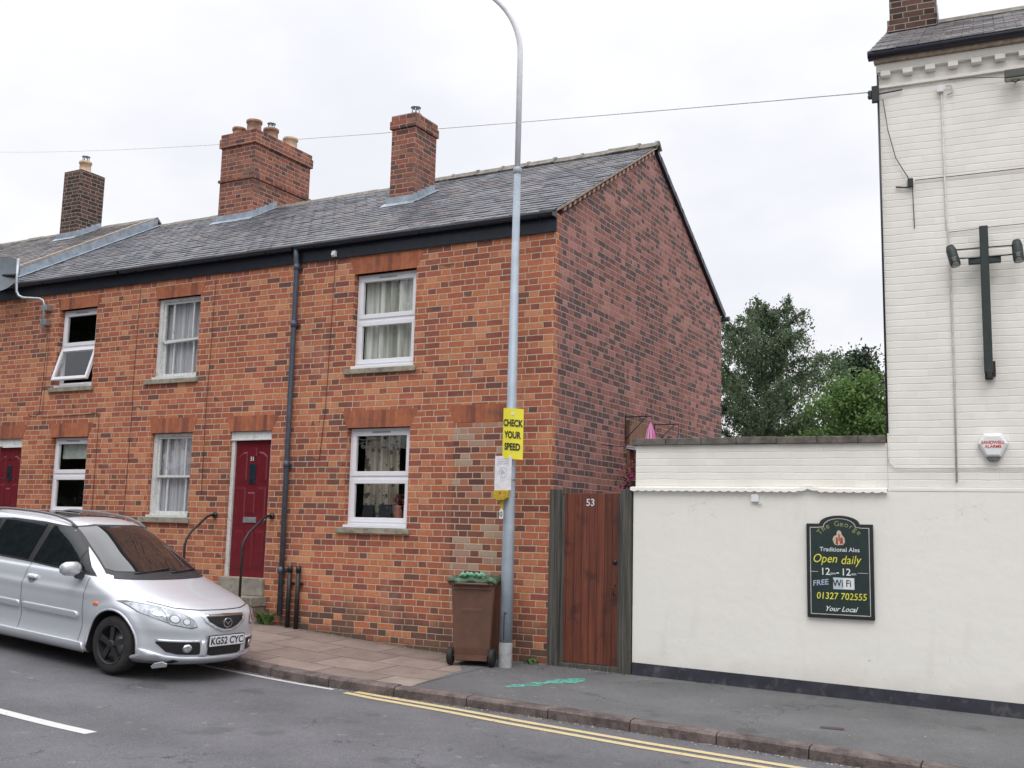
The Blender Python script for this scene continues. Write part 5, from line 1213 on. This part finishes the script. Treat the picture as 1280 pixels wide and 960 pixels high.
M_TIMBER = wood('brown_timber_panel', (.14, .065, .04), (.24, .12, .07), 18)
yard()

# ------------------------------------------------------------------ trees
def leafmat(name, c1, c2, tr=.35):
    m = bpy.data.materials.new(name); m.use_nodes = True; t = NT(m.node_tree); t.n.clear()
    out = t.node('ShaderNodeOutputMaterial'); d = t.node('ShaderNodeBsdfPrincipled'); tl = t.node('ShaderNodeBsdfTranslucent'); mx = t.node('ShaderNodeMixShader')
    g = t.node('ShaderNodeNewGeometry'); co, _ = t.coord()
    c = t.mix(g.outputs['Random Per Island'], c1, c2); c = t.mix(1.0, c, t.ramp(t.noise(co, .9, 4), [(.3, .6), (.7, 1.35)]), 'MULTIPLY')
    t.put(d.inputs['Base Color'], c); d.inputs['Roughness'].default_value = .55; t.put(tl.inputs[0], c)
    mx.inputs[0].default_value = tr; t.l.new(d.outputs[0], mx.inputs[1]); t.l.new(tl.outputs[0], mx.inputs[2]); t.l.new(mx.outputs[0], out.inputs[0]); return m
M_BARK = mat('grey_brown_bark', (.12, .1, .085), .95, var=.4, scale=8, bump=.01)
def fast_mesh(name, V, m, parent, nper=4):
    me = bpy.data.meshes.new(name); n = len(V)
    me.vertices.add(n); me.vertices.foreach_set('co', V.ravel().astype(np.float32)); q = n//nper
    me.loops.add(n); me.loops.foreach_set('vertex_index', np.arange(n, dtype=np.int32))
    me.polygons.add(q); me.polygons.foreach_set('loop_start', np.arange(0, n, nper, dtype=np.int32)); me.update(calc_edges=True)
    me.materials.append(m); o = bpy.data.objects.new(name, me); COL.objects.link(o); o.parent = parent; return o
def leaves(C_, size, rg, droop=0.0):
    n = len(C_); a = rg.normal(size=(n, 3)); a[:, 2] -= droop; a /= np.linalg.norm(a, axis=1)[:, None]
    b = rg.normal(size=(n, 3)); b -= (b*a).sum(1)[:, None]*a; b /= np.linalg.norm(b, axis=1)[:, None]
    s = size*rg.uniform(.6, 1.3, (n, 1)); return np.stack([C_-a*s, C_+b*s*.55, C_+a*s, C_-b*s*.55], 1).reshape(-1, 3)
def tree(name, lab, loc, H, W, seed, m, kind='birch', size=.06, group=None):
    rg = np.random.default_rng(seed); rr = random.Random(seed)
    t = thing(name, lab, 'tree', loc, group=group); wood_ = MB(); L = []
    lean = (rr.uniform(-.04, .04), rr.uniform(-.04, .04))
    trunk = [(lean[0]*H*k/8+rr.uniform(-.05, .05), lean[1]*H*k/8+rr.uniform(-.05, .05), H*.9*k/8) for k in range(9)]
    wood_.tube(trunk[:8], [H*.018*(1-k/8.6) for k in range(8)], 8)
    nl = 58 if kind == 'birch' else 40
    for i in range(nl):
        f = .16+.8*(i/nl); az = i*2.4+rr.uniform(-.4, .4)
        base = Vector(trunk[0]).lerp(Vector(trunk[-1]), f)
        env = (math.sin(math.pi*min(1, (f*.92+.1)))**.55)*(1.08-.42*f) if kind == 'birch' else math.sin(math.pi*min(.97, f*.8+.2))**.6
        ln = W*env*rr.uniform(.72, 1.12); up = (1.15 if kind == 'birch' else .5)*rr.uniform(.45, 1.2)
        pts = []; 
        for k in range(7):
            s = k/6; pts.append(base+Vector((math.cos(az)*ln*s, math.sin(az)*ln*s, ln*(up*s-.35*s*s)))+Vector((rr.uniform(-.05, .05), rr.uniform(-.05, .05), rr.uniform(-.05, .05))))
        wood_.tube(pts, [H*.006*(1-f*.6)*(1-.8*k/6)+.004 for k in range(7)], 5)
        for q in range(int(10+ln*(17 if kind == 'birch' else 9))):
            s = rr.uniform(.2, 1.03); p = pts[0].lerp(pts[-1], s) if s > 1 else pts[int(s*5.99)].lerp(pts[int(s*5.99)+1], (s*5.99) % 1)
            c = np.array(p)
            if kind == 'birch':   # hanging twigs strung with small leaves
                n = rr.randint(20, 48); Lh = rr.uniform(.3, .95); d = rg.normal(size=3)*.28; d[2] = 0
                u = np.linspace(0, 1, n)[:, None]; pos = c+d*u+np.array([0, 0, -1])*Lh*u**1.3+np.array([0, 0, .12])*np.sin(u*3)+rg.normal(size=(n, 3))*.055
                L.append(pos)
                if rr.random() < .25: wood_.tube([tuple(c), tuple(c+d*.5+np.array([0, 0, -.35*Lh])), tuple(c+d+np.array([0, 0, -Lh]))], .005, 3, caps=False)
            else:
                n = rr.randint(26, 60); L.append(c+rg.normal(size=(n, 3))*np.array([.26, .26, .2])*rr.uniform(.6, 1.2))
    wood_.build('trunk', M_BARK, t)
    C_ = np.concatenate(L); fast_mesh('crown', leaves(C_, size, rg, .8 if kind == 'birch' else 0), m, t); return t
tree('birch_tree', 'tall airy birch with drooping grey-green foliage beside the gable', (-1.95, 18, -.4), 10.0, 3.0, 3, leafmat('birch_leaf', (.06, .1, .052), (.14, .2, .105), .4), size=.043)
tree('garden_tree', 'bright green bushy tree between the birch and the pub', (.85, 15.5, -.4), 6.9, 1.9, 5, leafmat('fresh_green_leaf', (.07, .14, .04), (.16, .26, .07), .45), 'bush', .055)
tree('evergreen_tree', 'small dark tree top rising behind the bright green tree', (-.9, 26, -.4), 9.9, 1.3, 8, leafmat('dark_green_leaf', (.025, .055, .028), (.055, .09, .045), .2), 'bush', .08)
tree('shrub', 'olive-green tree half hidden by the edge of the pub', (2.1, 17, -.4), 6.35, 1.0, 11, leafmat('olive_leaf', (.05, .1, .035), (.1, .16, .055), .3), 'birch', .055)
# the trees of the far side of the street, which the windows and the car mirror
src = tree('street_tree', 'broad tree across the street reflected in the glass', (-21, -20, 1), 14, 5.2, 21, leafmat('street_leaf', (.03, .06, .025), (.07, .11, .045), .2), 'bush', .24, 'trees across the street')
for x_, y_, k_ in ((-30, -20, 1.6), (-41, -19, 1.45), (-12, -23, 1.1)):
    c_ = src.copy(); COL.objects.link(c_); c_.location = (x_, y_, 1); c_.rotation_euler = (0, 0, k_*5); c_.scale = (k_,)*3
    for ch_ in list(src.children): d_ = ch_.copy(); COL.objects.link(d_); d_.parent = c_
def hedge():  # unseen hedge, added to darken what the windows and car glass reflect
    rg = np.random.default_rng(4); n = 26000; C_ = np.stack([rg.uniform(-70, -2, n), -16+rg.normal(size=n)*.5, rg.uniform(0, 1, n)**.8*3.4+1.2], 1); C_[:, 2] += np.sin(C_[:, 0]*.9)*.35-1
    o = fast_mesh('hedge', leaves(C_, .2, rg), leafmat('hedge_leaf', (.025, .05, .02), (.06, .095, .04), .15), None)
    tag(o, 'long tall hedge added out of view across the street to darken reflections in the glass', 'hedge')
hedge()

# ------------------------------------------------------------------ the silver car
def pchip(xs, ys):
    xs = list(xs); ys = list(ys); n = len(xs); h = [xs[i+1]-xs[i] for i in range(n-1)]; dl = [(ys[i+1]-ys[i])/h[i] for i in range(n-1)]; m = [dl[0]]
    for i in range(1, n-1): m.append(0 if dl[i-1]*dl[i] <= 0 else 3*(h[i-1]+h[i])/((2*h[i]+h[i-1])/dl[i-1]+(h[i]+2*h[i-1])/dl[i]))
    m.append(dl[-1])
    def f(x):
        i = max(0, min(n-2, sum(1 for k in xs[1:-1] if x >= k))); t = (x-xs[i])/h[i]; t = max(0, min(1, t))
        return (1+2*t)*(1-t)**2*ys[i]+t*(1-t)**2*h[i]*m[i]+t*t*(3-2*t)*ys[i+1]+t*t*(t-1)*h[i]*m[i+1]
    return f
#      z     xf     w     a     m    xr
CARP = [(.17, .74, .79, .95, 2.3, -3.36), (.20, .82, .83, 1.0, 2.3, -3.42), (.27, .88, .852, 1.0, 2.4, -3.48), (.36, .885, .845, .98, 2.5, -3.5), (.46, .875, .842, .95, 2.6, -3.52), (.55, .87, .848, .93, 2.7, -3.53),
        (.62, .855, .852, .92, 2.7, -3.52), (.69, .825, .85, .92, 2.7, -3.5), (.75, .755, .845, .92, 2.6, -3.48), (.81, .61, .838, .9, 2.6, -3.46), (.87, .39, .826, .85, 2.7, -3.44), (.93, .15, .81, .8, 2.8, -3.42), (.985, -.06, .79, .72, 3.0, -3.4),
        (1.015, -.17, .77, .62, 3.2, -3.38), (1.06, -.25, .755, .6, 3.3, -3.36), (1.16, -.42, .72, .6, 3.4, -3.32), (1.28, -.64, .675, .6, 3.5, -3.28), (1.40, -.86, .63, .62, 3.5, -3.2), (1.49, -1.035, .59, .68, 3.3, -3.12),
        (1.55, -1.2, .545, .8, 3.0, -3.02), (1.583, -1.39, .46, .9, 2.8, -2.87), (1.60, -1.6, .34, .9, 2.5, -2.67), (1.607, -1.82, .18, .6, 2.2, -2.4), (1.609, -2.05, .02, .1, 2.0, -2.1)]
def car():
    t = thing('parked_car', 'silver people carrier with dark alloy wheels and a broken bumper corner parked by the kerb', 'car', (-3.38, -3.105, .004), rot=(0, .067, R(-1.2)))
    K = len(CARP); fz, fx, fw, fa, fm, fr = [pchip(range(K), [c[i] for c in CARP]) for i in range(6)]
    NV, NS = 116, 132; rows = []
    for iv in range(NV+1):
        v = (K-1)*iv/NV; z, xf, w, a, m, xr = fz(v), fx(v), fw(v), fa(v), fm(v), fr(v)
        ar = min(.5, (xf-xr)*.3); row = []
        for k in range(NS+1):
            s = k/NS     # 0 nose centre ... 1 tail centre, right-hand half
            if s < .4: th = (s/.4)*math.pi/2; x = xf-a*(1-max(0, math.cos(th))**(2/m)); y = w*max(0, math.sin(th))**(2/m)
            elif s < .8: q = (s-.4)/.4; x = (xf-a)*(1-q)+(xr+ar)*q; y = w
            else: th = (s-.8)/.2*math.pi/2; x = xr+ar*(1-max(0, math.sin(th))**(2/3.2)); y = w*max(0, math.cos(th))**(2/3.2)
            # side sculpting: sills out, doors tucked in, shoulder line
            if .15 < z < .95:
                d = .0
                d += -.034*math.exp(-((z-.44)/.17)**2)
                d += .014*math.exp(-((z-.23)/.05)**2)
                d += .014*math.exp(-((z-.80)/.045)**2)
                sx = 1/(1+math.exp((x+.35)*12))*1/(1+math.exp((-2.3-x)*12))
                y += d*sx*(1 if s > .12 else 0)
                # swelling round the wheel arches
                for wx in (0, -2.67):
                    r = math.hypot(x-wx, z-.31); y += .024*math.exp(-((r-.40)/.07)**2)*(1 if s > .2 else max(0, (s-.1)/.1))
            row.append((x, y, z))
        rows.append(row)
    verts = []; idx = {}
    def vid(iv, k, side):
        p = rows[iv][k]; key = (iv, k, 0 if (k in (0, NS)) else side)
        if key not in idx: idx[key] = len(verts); verts.append((p[0], (0 if k in (0, NS) else p[1]*side), p[2]))
        return idx[key]
    fs = []
    for side in (1, -1):
        for iv in range(NV):
            for k in range(NS):
                q = [vid(iv, k, side), vid(iv, k+1, side), vid(iv+1, k+1, side), vid(iv+1, k, side)]
                fs.append(tuple(q if side == 1 else reversed(q)))
    ring = [vid(0, k, 1) for k in range(NS+1)]+[vid(0, k, -1) for k in range(NS-1, 0, -1)]; fs.append(tuple(reversed(ring)))
    ring = [vid(NV, k, 1) for k in range(NS+1)]+[vid(NV, k, -1) for k in range(NS-1, 0, -1)]; fs.append(tuple(ring))
    # paint
    pm, pt = newmat('silver_car_paint'); co, _ = pt.coord()
    c = pt.mix(pt.noise(co, 500, 1), (.58, .60, .65), (.76, .79, .85)); z_ = pt.sep(co)[2]
    dirt = pt.m('MULTIPLY', pt.step(pt.m('ADD', z_, pt.m('MULTIPLY', pt.noise(co, 4, 5), .3)), .5, .2), .35)
    c = pt.mix(dirt, c, (.3, .28, .26))
    pr(pt, Base_Color=c, Metallic=.5, Roughness=.4, Coat_Weight=.8, Coat_Roughness=.06)
    M_RUB = mat('black_trim', (.02, .02, .022), .5, var=.2); M_TYRE = mat('tyre_rubber', (.022, .022, .023), .85, var=.3, bump=.002)
    body = MB().add(verts, fs, 0, True).build('body', [pm, M_RUB], t, recalc=True)
    bm = bmesh.new(); bm.from_mesh(body.data); bmesh.ops.remove_doubles(bm, verts=bm.verts, dist=1e-5); bm.to_mesh(body.data); bvh = BVHTree.FromBMesh(bm); bm.free()
    # wheel arches cut right through
    for wx in (0, -2.67):
        for s in (-1, 1):
            cu = MB().prism([(wx+.365*math.cos(math.pi*k/28), .315+.365*math.sin(math.pi*k/28)) for k in range(29)]+[(wx-.365, -.1), (wx+.365, -.1)], s*.5, s*1.2, 'y')
            co_ = cu.build('cutter', M_RUB); co_.parent = t
            b = body.modifiers.new('arch', 'BOOLEAN'); b.operation = 'DIFFERENCE'; b.object = co_; b.solver = 'EXACT'; b.material_mode = 'TRANSFER'
    bpy.context.view_layer.update(); dg = bpy.context.evaluated_depsgraph_get()
    me = bpy.data.meshes.new_from_object(body.evaluated_get(dg)); body.modifiers.clear(); body.data = me
    for o in [o for o in COL.objects if o.name.startswith('cutter')]: bpy.data.objects.remove(o)
    print('car body', len(me.polygons), [m.name for m in me.materials])

    def decal(name, poly, m, dirn, off=.004, par=None, step=.035, mir=False, thick=0.0, dense=.03, smooth=True):
        """a panel cut to the polygon and laid over the body. dirn 'side': poly is (x, z), 'front': poly is (y, z)"""
        P = []
        for (a, b), (c_, d) in zip(poly, poly[1:]+poly[:1]):
            n = max(1, int(math.hypot(c_-a, d-b)/dense)); P += [(a+(c_-a)*i/n, b+(d-b)*i/n) for i in range(n)]
        N = len(P); pts = [Vector(p) for p in P]
        def inside(x, y):
            r = False; j = N-1
            for i in range(N):
                if (P[i][1] > y) != (P[j][1] > y) and x < (P[j][0]-P[i][0])*(y-P[i][1])/(P[j][1]-P[i][1])+P[i][0]: r = not r
                j = i
            return r
        x0, x1 = min(p[0] for p in P), max(p[0] for p in P); y0, y1 = min(p[1] for p in P), max(p[1] for p in P)
        gx = x0+step/2
        while gx < x1:
            gy = y0+step/2
            while gy < y1:
                if inside(gx, gy) and min((gx-p[0])**2+(gy-p[1])**2 for p in P) > (dense*.5)**2: pts.append(Vector((gx, gy)))
                gy += step
            gx += step
        vs2, _, fs2, _, _, _ = geometry.delaunay_2d_cdt(pts, [], [list(range(N))], 1, 1e-6)
        out = []; nrm = []
        for p in vs2:
            if dirn == 'side': o_, d_ = Vector((p[0], -3, p[1])), Vector((0, 1, 0))
            elif dirn == 'top': o_, d_ = Vector((p[0], p[1], 4)), Vector((0, 0, -1))
            else: o_, d_ = Vector((3, p[0], p[1])), Vector((-1, 0, 0))
            loc, n_, _, _ = bvh.ray_cast(o_, d_)
            if loc is None: loc, n_, _, _ = bvh.find_nearest(o_+d_*2.5)
            if n_.dot(d_) > 0: n_ = -n_
            out.append(loc+n_*off); nrm.append(n_)
        fs3 = [tuple(f) for f in fs2]; mb = MB()
        if thick:
            n = len(out); edges = {}
            for f in fs3:
                for a, b in zip(f, f[1:]+f[:1]): edges[(a, b)] = 1
            rim = [e for e in edges if (e[1], e[0]) not in edges]
            fs3 = fs3+[(a, b, b+n, a+n) for a, b in rim]; out = out+[out[i]-nrm[i]*thick for i in range(n)]
        mb.add(out, fs3, 0, smooth)
        if mir: mb.v = [(a, -b, c_) for a, b, c_ in mb.v]
        o = mb.build(name, m, par or t)
        return o
    GL = mat('tinted_car_glass', (.012, .016, .018), .04, var=.2)
    WS = mat('windscreen_glass', (.018, .018, .019), .03, var=.1, scale=2.5); WS.node_tree.nodes['Principled BSDF'].inputs['Coat Weight'].default_value = 1
    # windscreen and glass, black surrounds first
    decal('windscreen_seal', [(-.62, 1.015), (.62, 1.015), (.685, 1.035), (.60, 1.3), (.53, 1.5), (.3, 1.53), (-.3, 1.53), (-.53, 1.5), (-.60, 1.3), (-.685, 1.035)], M_RUB, 'front', .003)
    ws = decal('windscreen', [(-.60, 1.06), (.60, 1.06), (.655, 1.085), (.585, 1.3), (.515, 1.485), (.3, 1.512), (-.3, 1.512), (-.515, 1.485), (-.585, 1.3), (-.655, 1.085)], WS, 'front', .006)
    for mir in (False, True):
        decal('window_surround', [(-.45, .995), (-.60, 1.09), (-.84, 1.295), (-1.06, 1.44), (-1.22, 1.492), (-1.7, 1.515), (-2.3, 1.513), (-2.85, 1.47), (-3.05, 1.39), (-3.16, 1.17), (-3.12, 1.07), (-2.4, 1.055), (-1.6, 1.04), (-.9, 1.01)], M_RUB, 'side', .003, mir=mir)
        decal('quarter_light', [(-.50, 1.02), (-.62, 1.1), (-.77, 1.225), (-.77, 1.028)], GL, 'side', .007, mir=mir)
        decal('front_window', [(-.81, 1.032), (-.81, 1.255), (-1.07, 1.415), (-1.22, 1.465), (-1.5, 1.483), (-1.60, 1.06)], GL, 'side', .007, mir=mir)
        decal('rear_window', [(-1.70, 1.065), (-1.62, 1.485), (-2.1, 1.49), (-2.42, 1.478), (-2.5, 1.085)], GL, 'side', .007, mir=mir)
        decal('rear_quarter_window', [(-2.58, 1.09), (-2.52, 1.473), (-2.85, 1.443), (-3.0, 1.365), (-3.1, 1.17), (-3.07, 1.1)], GL, 'side', .007, mir=mir)
        # door shut lines
        def line(pts, w=.006, par=None, name='shut_line', m=M_RUB, off=.0025, dirn='side'):
            poly = []; L_ = []; R__ = []
            for i, p in enumerate(pts):
                a, b = pts[max(0, i-1)], pts[min(len(pts)-1, i+1)]; d = Vector((b[0]-a[0], b[1]-a[1])).normalized(); L_.append((p[0]-d.y*w/2, p[1]+d.x*w/2)); R__.append((p[0]+d.y*w/2, p[1]-d.x*w/2))
            return decal(name, L_+R__[::-1], m, dirn, off, mir=mir, step=.2, dense=.02, smooth=False)
        line([(-.53, .98), (-.52, .8), (-.53, .5), (-.54, .27)]); line([(-1.61, 1.04), (-1.625, .8), (-1.62, .5), (-1.62, .27)])
        line([(-2.5, 1.06), (-2.52, .9), (-2.44, .72), (-2.36, .6)]); line([(-.54, .27), (-1.62, .27), (-2.3, .27)])
        decal('side_moulding', [(-.60, .53), (-.60, .575), (-.64, .595), (-1.57, .595), (-1.585, .58), (-1.585, .535), (-1.57, .52), (-.64, .52)], pm, 'side', .02, mir=mir, thick=.02)
        decal('side_moulding', [(-1.65, .535), (-1.65, .58), (-1.67, .595), (-2.26, .595), (-2.28, .58), (-2.28, .535), (-2.26, .52), (-1.67, .52)], pm, 'side', .02, mir=mir, thick=.02)
        decal('side_skirt', [(-.40, .19), (-.43, .275), (-2.24, .275), (-2.27, .19), (-2.2, .172), (-.46, .172)], pm, 'side', .022, mir=mir, thick=.025)
        for hx in (-1.47, -2.36):
            decal('door_handle', [(hx-.085, .885), (hx-.075, .915), (hx+.075, .915), (hx+.085, .885), (hx+.075, .865), (hx-.075, .865)], pm, 'side', .024, mir=mir, thick=.02)
            decal('handle_recess', [(hx-.05, .83), (hx-.06, .868), (hx+.06, .868), (hx+.05, .83), (hx, .815)], mat('shaded_recess', (.2, .2, .22), .4, metal=.3), 'side', .003, mir=mir)
        decal('side_repeater', [(-.34, .70), (-.345, .735), (-.31, .745), (-.26, .735), (-.265, .70)], mat('orange_repeater', (.75, .22, .08), .3), 'side', .007, mir=mir, thick=.007)
        # arch lip
        lip = [(.385*math.cos(a), .315+.385*math.sin(a)) for a in [math.pi*(-.06+1.12*k/24) for k in range(25)]]; inner = [(.366*math.cos(a), .315+.366*math.sin(a)) for a in [math.pi*(-.06+1.12*k/24) for k in range(25)]]
        for wx in (0, -2.67): decal('arch_lip', [(p[0]+wx, p[1]) for p in lip]+[(p[0]+wx, p[1]) for p in reversed(inner)], pm, 'side', .010, mir=mir, thick=.012, step=.3)
    # bonnet shut line, grille, lamps
    mir = False
    line([(-.7, .812), (-.55, .765), (-.3, .745), (0, .742), (.3, .745), (.55, .765), (.7, .812)], .007, dirn='front')
    GR = mat('black_grille_mesh', (.012, .012, .014), .5); CH = mat('bright_chrome', (.75, .76, .78), .12, metal=1.0, var=.03)
    decal('grille_surround', [(-.31, .71), (.31, .71), (.33, .69), (.29, .62), (.17, .55), (.06, .515), (-.06, .515), (-.17, .55), (-.29, .62), (-.33, .69)], pm, 'front', .012, thick=.015)
    g = decal('grille', [(-.275, .675), (.275, .675), (.25, .63), (.15, .575), (.05, .545), (-.05, .545), (-.15, .575), (-.25, .63)], GR, 'front', .016)
    decal('grille_trim', [(-.285, .678), (.285, .678), (.27, .695), (0, .70), (-.27, .695)], CH, 'front', .018, thick=.01)
    # badge: oval ring with spread wings
    def oval(rx, rz, n=32, cz=.612, cy=0): return [(cy+rx*math.cos(2*math.pi*k/n), cz+rz*math.sin(2*math.pi*k/n)) for k in range(n)]
    x_b = bvh.ray_cast(Vector((3, 0, .612)), Vector((-1, 0, 0)))[0].x+.03
    b = MB(); o1, o2 = oval(.068, .054), oval(.053, .041); n = 32
    b.add([(x_b, *p) for p in o1]+[(x_b, *p) for p in o2]+[(x_b-.014, *p) for p in o1], [(i, (i+1) % n, (i+1) % n+n, i+n) for i in range(n)]+[(i, i+2*n, (i+1) % n+2*n, (i+1) % n) for i in range(n)])
    for s in (-1, 1):
        q = [(0, .590), (s*.012, .594), (s*.026, .616), (s*.046, .628), (s*.052, .618), (s*.05, .632), (s*.03, .632), (s*.014, .617), (0, .602)]
        if s < 0: q = q[::-1]
        b.prism([(y, z) for y, z in q], x_b-.008, x_b+.001, 'x')
    b.build('badge', CH, t)
    LENS = mat('clear_lamp_lens', (.36, .39, .43), .08, metal=.3, var=.4, scale=14); LENS.node_tree.nodes['Principled BSDF'].inputs['Coat Weight'].default_value = 1
    BOWL = mat('lamp_bowl', (.2, .21, .23), .15, metal=.7)
    RIM = mat('lamp_edge', (.16, .16, .18), .4)
    for mir in (False, True):
        hl = [(-.40, .585), (-.46, .57), (-.62, .60), (-.74, .66), (-.80, .70), (-.825, .775), (-.79, .79), (-.66, .762), (-.52, .715), (-.43, .65)]
        cx_, cz_ = -.61, .67
        decal('headlight_surround', [(cx_+(a-cx_)*1.06, cz_+(b_-cz_)*1.12) for a, b_ in hl], RIM, 'front', .004, mir=mir)
        h = decal('headlight', hl, LENS, 'front', .009, mir=mir)
        for (yy, zz, r) in ((-.50, .63, .038), (-.60, .655, .046), (-.71, .70, .032)):
            decal('reflector_bowl', oval(r, r*.92, 20, zz, yy), BOWL, 'front', .0105, mir=mir, par=t, step=.03, dense=.02)
            decal('bulb_cap', oval(r*.78, r*.72, 18, zz+.002, yy), CH, 'front', .0125, mir=mir, step=.03, dense=.02)
        line([(-.655, .612), (-.665, .742)], .006, name='lamp_divider', m=RIM, off=.012, dirn='front')
        decal('fog_recess', [(-.335, .29), (-.345, .40), (-.37, .425), (-.70, .43), (-.715, .40), (-.64, .31), (-.55, .285), (-.37, .28)], GR, 'front', .006, mir=mir)
        decal('fog_lamp', oval(.045, .042, 20, .35, -.47), CH, 'front', .012, mir=mir, step=.03, dense=.02, thick=.01)
        decal('fog_lens', oval(.03, .028, 20, .35, -.47), LENS, 'front', .015, mir=mir, step=.03, dense=.02)
        decal('fog_shade', [(-.335, .415), (-.345, .435), (-.72, .44), (-.70, .415)], pm, 'front', .012, mir=mir, thick=.012)
        decal('bumper_post', [(-.255, .265), (-.265, .43), (-.33, .43), (-.335, .265)], pm, 'front', .014, mir=mir, thick=.014)
    mir = False
    decal('lower_intake', [(-.25, .28), (-.25, .41), (.25, .41), (.25, .28), (.2, .265), (-.2, .265)], GR, 'front', .006)
    decal('bumper_lip', [(-.80, .19), (-.80, .33), (-.74, .31), (-.64, .27), (-.5, .255), (0, .255), (.5, .255), (.64, .27), (.74, .31), (.80, .33), (.80, .19), (.5, .178), (-.5, .178)], pm, 'front', .025, thick=.03)
    # cracked corner of the lip hanging loose on the near side
    bk = MB().prism([(-.0, 0), (.16, .015), (.17, .05), (.12, .075), (.03, .06), (-.01, .03)], 0, .012, 'y').build('broken_trim', pm, t, bevel=.003); bk.location = (.60, -.765, .135); bk.rotation_euler = (R(20), R(-6), R(28))
    decal('crack_shadow', [(-.60, .21), (-.56, .243), (-.50, .225), (-.54, .2)], GR, 'front', .028, step=.3)
    # number plate
    xp = bvh.ray_cast(Vector((3, 0, .42)), Vector((-1, 0, 0)))[0].x+.022
    pl = MB().box(xp-.012, xp, -.26, .26, .365, .476).build('number_plate', mat('white_plate', (.72, .73, .76), .35, var=.03), t, bevel=.003)
    MB().box(xp-.02, xp-.005, -.268, .268, .357, .484).build('plate_surround', M_RUB, t)
    lettering('registration', [('KG52 CYC', 0, 0, .108, 0, .0025, 0, .98)], M_BLK, t, ((xp, 0, .4185), (0, 1, 0), (0, 0, 1), (1, 0, 0)))
    # wipers and cowl
    decal('scuttle', [(-.67, .99), (-.62, 1.04), (0, 1.05), (.62, 1.04), (.67, .99), (0, .985)], M_RUB, 'front', .007)
    def onws(y, z, off=.02):
        l, n_, _, _ = bvh.ray_cast(Vector((3, y, z)), Vector((-1, 0, 0))); return l+n_*off
    for a, b in (((-.42, 1.035), (.12, 1.075)), ((.1, 1.035), (.6, 1.065))):
        pts_ = [onws(a[0]+(b[0]-a[0])*k/6, a[1]+(b[1]-a[1])*k/6, .018) for k in range(7)]; MB().tube(pts_, .008, 6).build('wiper', M_RUB, t)
    # mirrors
    for s in (-1,):
        mb = MB().lathe([(0, -.12), (.055, -.115), (.082, -.07), (.088, 0), (.085, .07), (.06, .115), (0, .12)], (0, 0, 0), 'y', 20)
        mb.v = [(p[0]*.8-.02*abs(p[1])*5, p[1], p[2]*.92) for p in mb.v]; o = mb.build('mirror', pm, t); o.location = (-.66, s*.95, 1.065)
        MB().hexa([(-.70, s*.78, .97), (-.62, s*.78, .97), (-.62, s*.845, .95), (-.70, s*.845, .95)], [(-.70, s*.80, 1.04), (-.62, s*.80, 1.04), (-.62, s*.93, 1.02), (-.70, s*.93, 1.02)]).build('mirror_foot', M_RUB, t)
        MB().lathe([(0, -.004), (.068, -.003), (.068, 0)], (-.725, s*.95, 1.065), 'x', 18).build('mirror_glass', GL, t)
    for s in (-1, 1):
        # roof rails on small feet
        P = []
        for k in range(15):
            x = -1.2-1.75*k/14; l = bvh.ray_cast(Vector((x, s*.515, 4)), Vector((0, 0, -1)))[0]; P.append((x, s*.515, l.z+.045*math.sin(math.pi*min(1, max(0, k/14)))**.35+.006))
        MB().tube(P, .016, 8).build('roof_rail', mat('grey_roof_rail', (.14, .14, .15), .4), t)
    decal('sunroof', [(-1.55, -.38), (-1.55, .38), (-2.35, .38), (-2.35, -.38)], GL, 'top', .008, thick=.01, step=.06)
    # wheels with five-spoke dark alloys
    AL = mat('dark_alloy', (.045, .045, .05), .4, metal=.5, var=.2)
    def wheel(wx, s):
        w = bpy.data.objects.new('wheel', None); COL.objects.link(w); w.parent = t; w.location = (wx, s*.745, .312)
        MB().lathe([(.20, -.095), (.235, -.1), (.28, -.1), (.302, -.085), (.31, -.06), (.312, 0), (.31, .06), (.302, .085), (.28, .1), (.235, .1), (.20, .095), (.195, 0), (.20, -.095)], (0, 0, 0), 'y', 56).build('tyre', M_TYRE, w)
        r = MB().lathe([(.20, s*.095), (.212, s*.105), (.218, s*.1), (.205, s*.08), (.195, s*.02), (.15, -s*.03), (0, -s*.03)], (0, 0, 0), 'y', 48)
        for k in range(5):
            a = math.pi/2+k*2*math.pi/5; u = Vector((math.cos(a), 0, math.sin(a))); v_ = Vector((-math.sin(a), 0, math.cos(a))); Y = Vector((0, s, 0))
            def P4(rad, wd, o_): return [u*rad+v_*wd+Y*o_, u*rad-v_*wd+Y*o_, u*rad-v_*wd*.8+Y*(o_-.04), u*rad+v_*wd*.8+Y*(o_-.04)]
            A, B = P4(.03, .026, .095), P4(.205, .036, .088); r.add(A+B, [(0, 1, 2, 3), (7, 6, 5, 4), (0, 4, 5, 1), (1, 5, 6, 2), (2, 6, 7, 3), (3, 7, 4, 0)])
        r.lathe([(0, s*.108), (.035, s*.106), (.05, s*.098), (.055, s*.06)], (0, 0, 0), 'y', 20); r.build('rim', AL, w, bevel=.004)
        MB().lathe([(0, -s*.0), (.13, s*.0), (.13, -s*.02)], (0, 0, 0), 'y', 30).build('brake_disc', M_GALV, w)
    for wx in (0, -2.67):
        for s in (-1, 1): wheel(wx, s)
    MB().box(-2.2, -.5, -.6, .6, .16, .2).box(-3.2, .5, -.48, .48, .17, .24).build('underbody', M_RUB, t)
car()
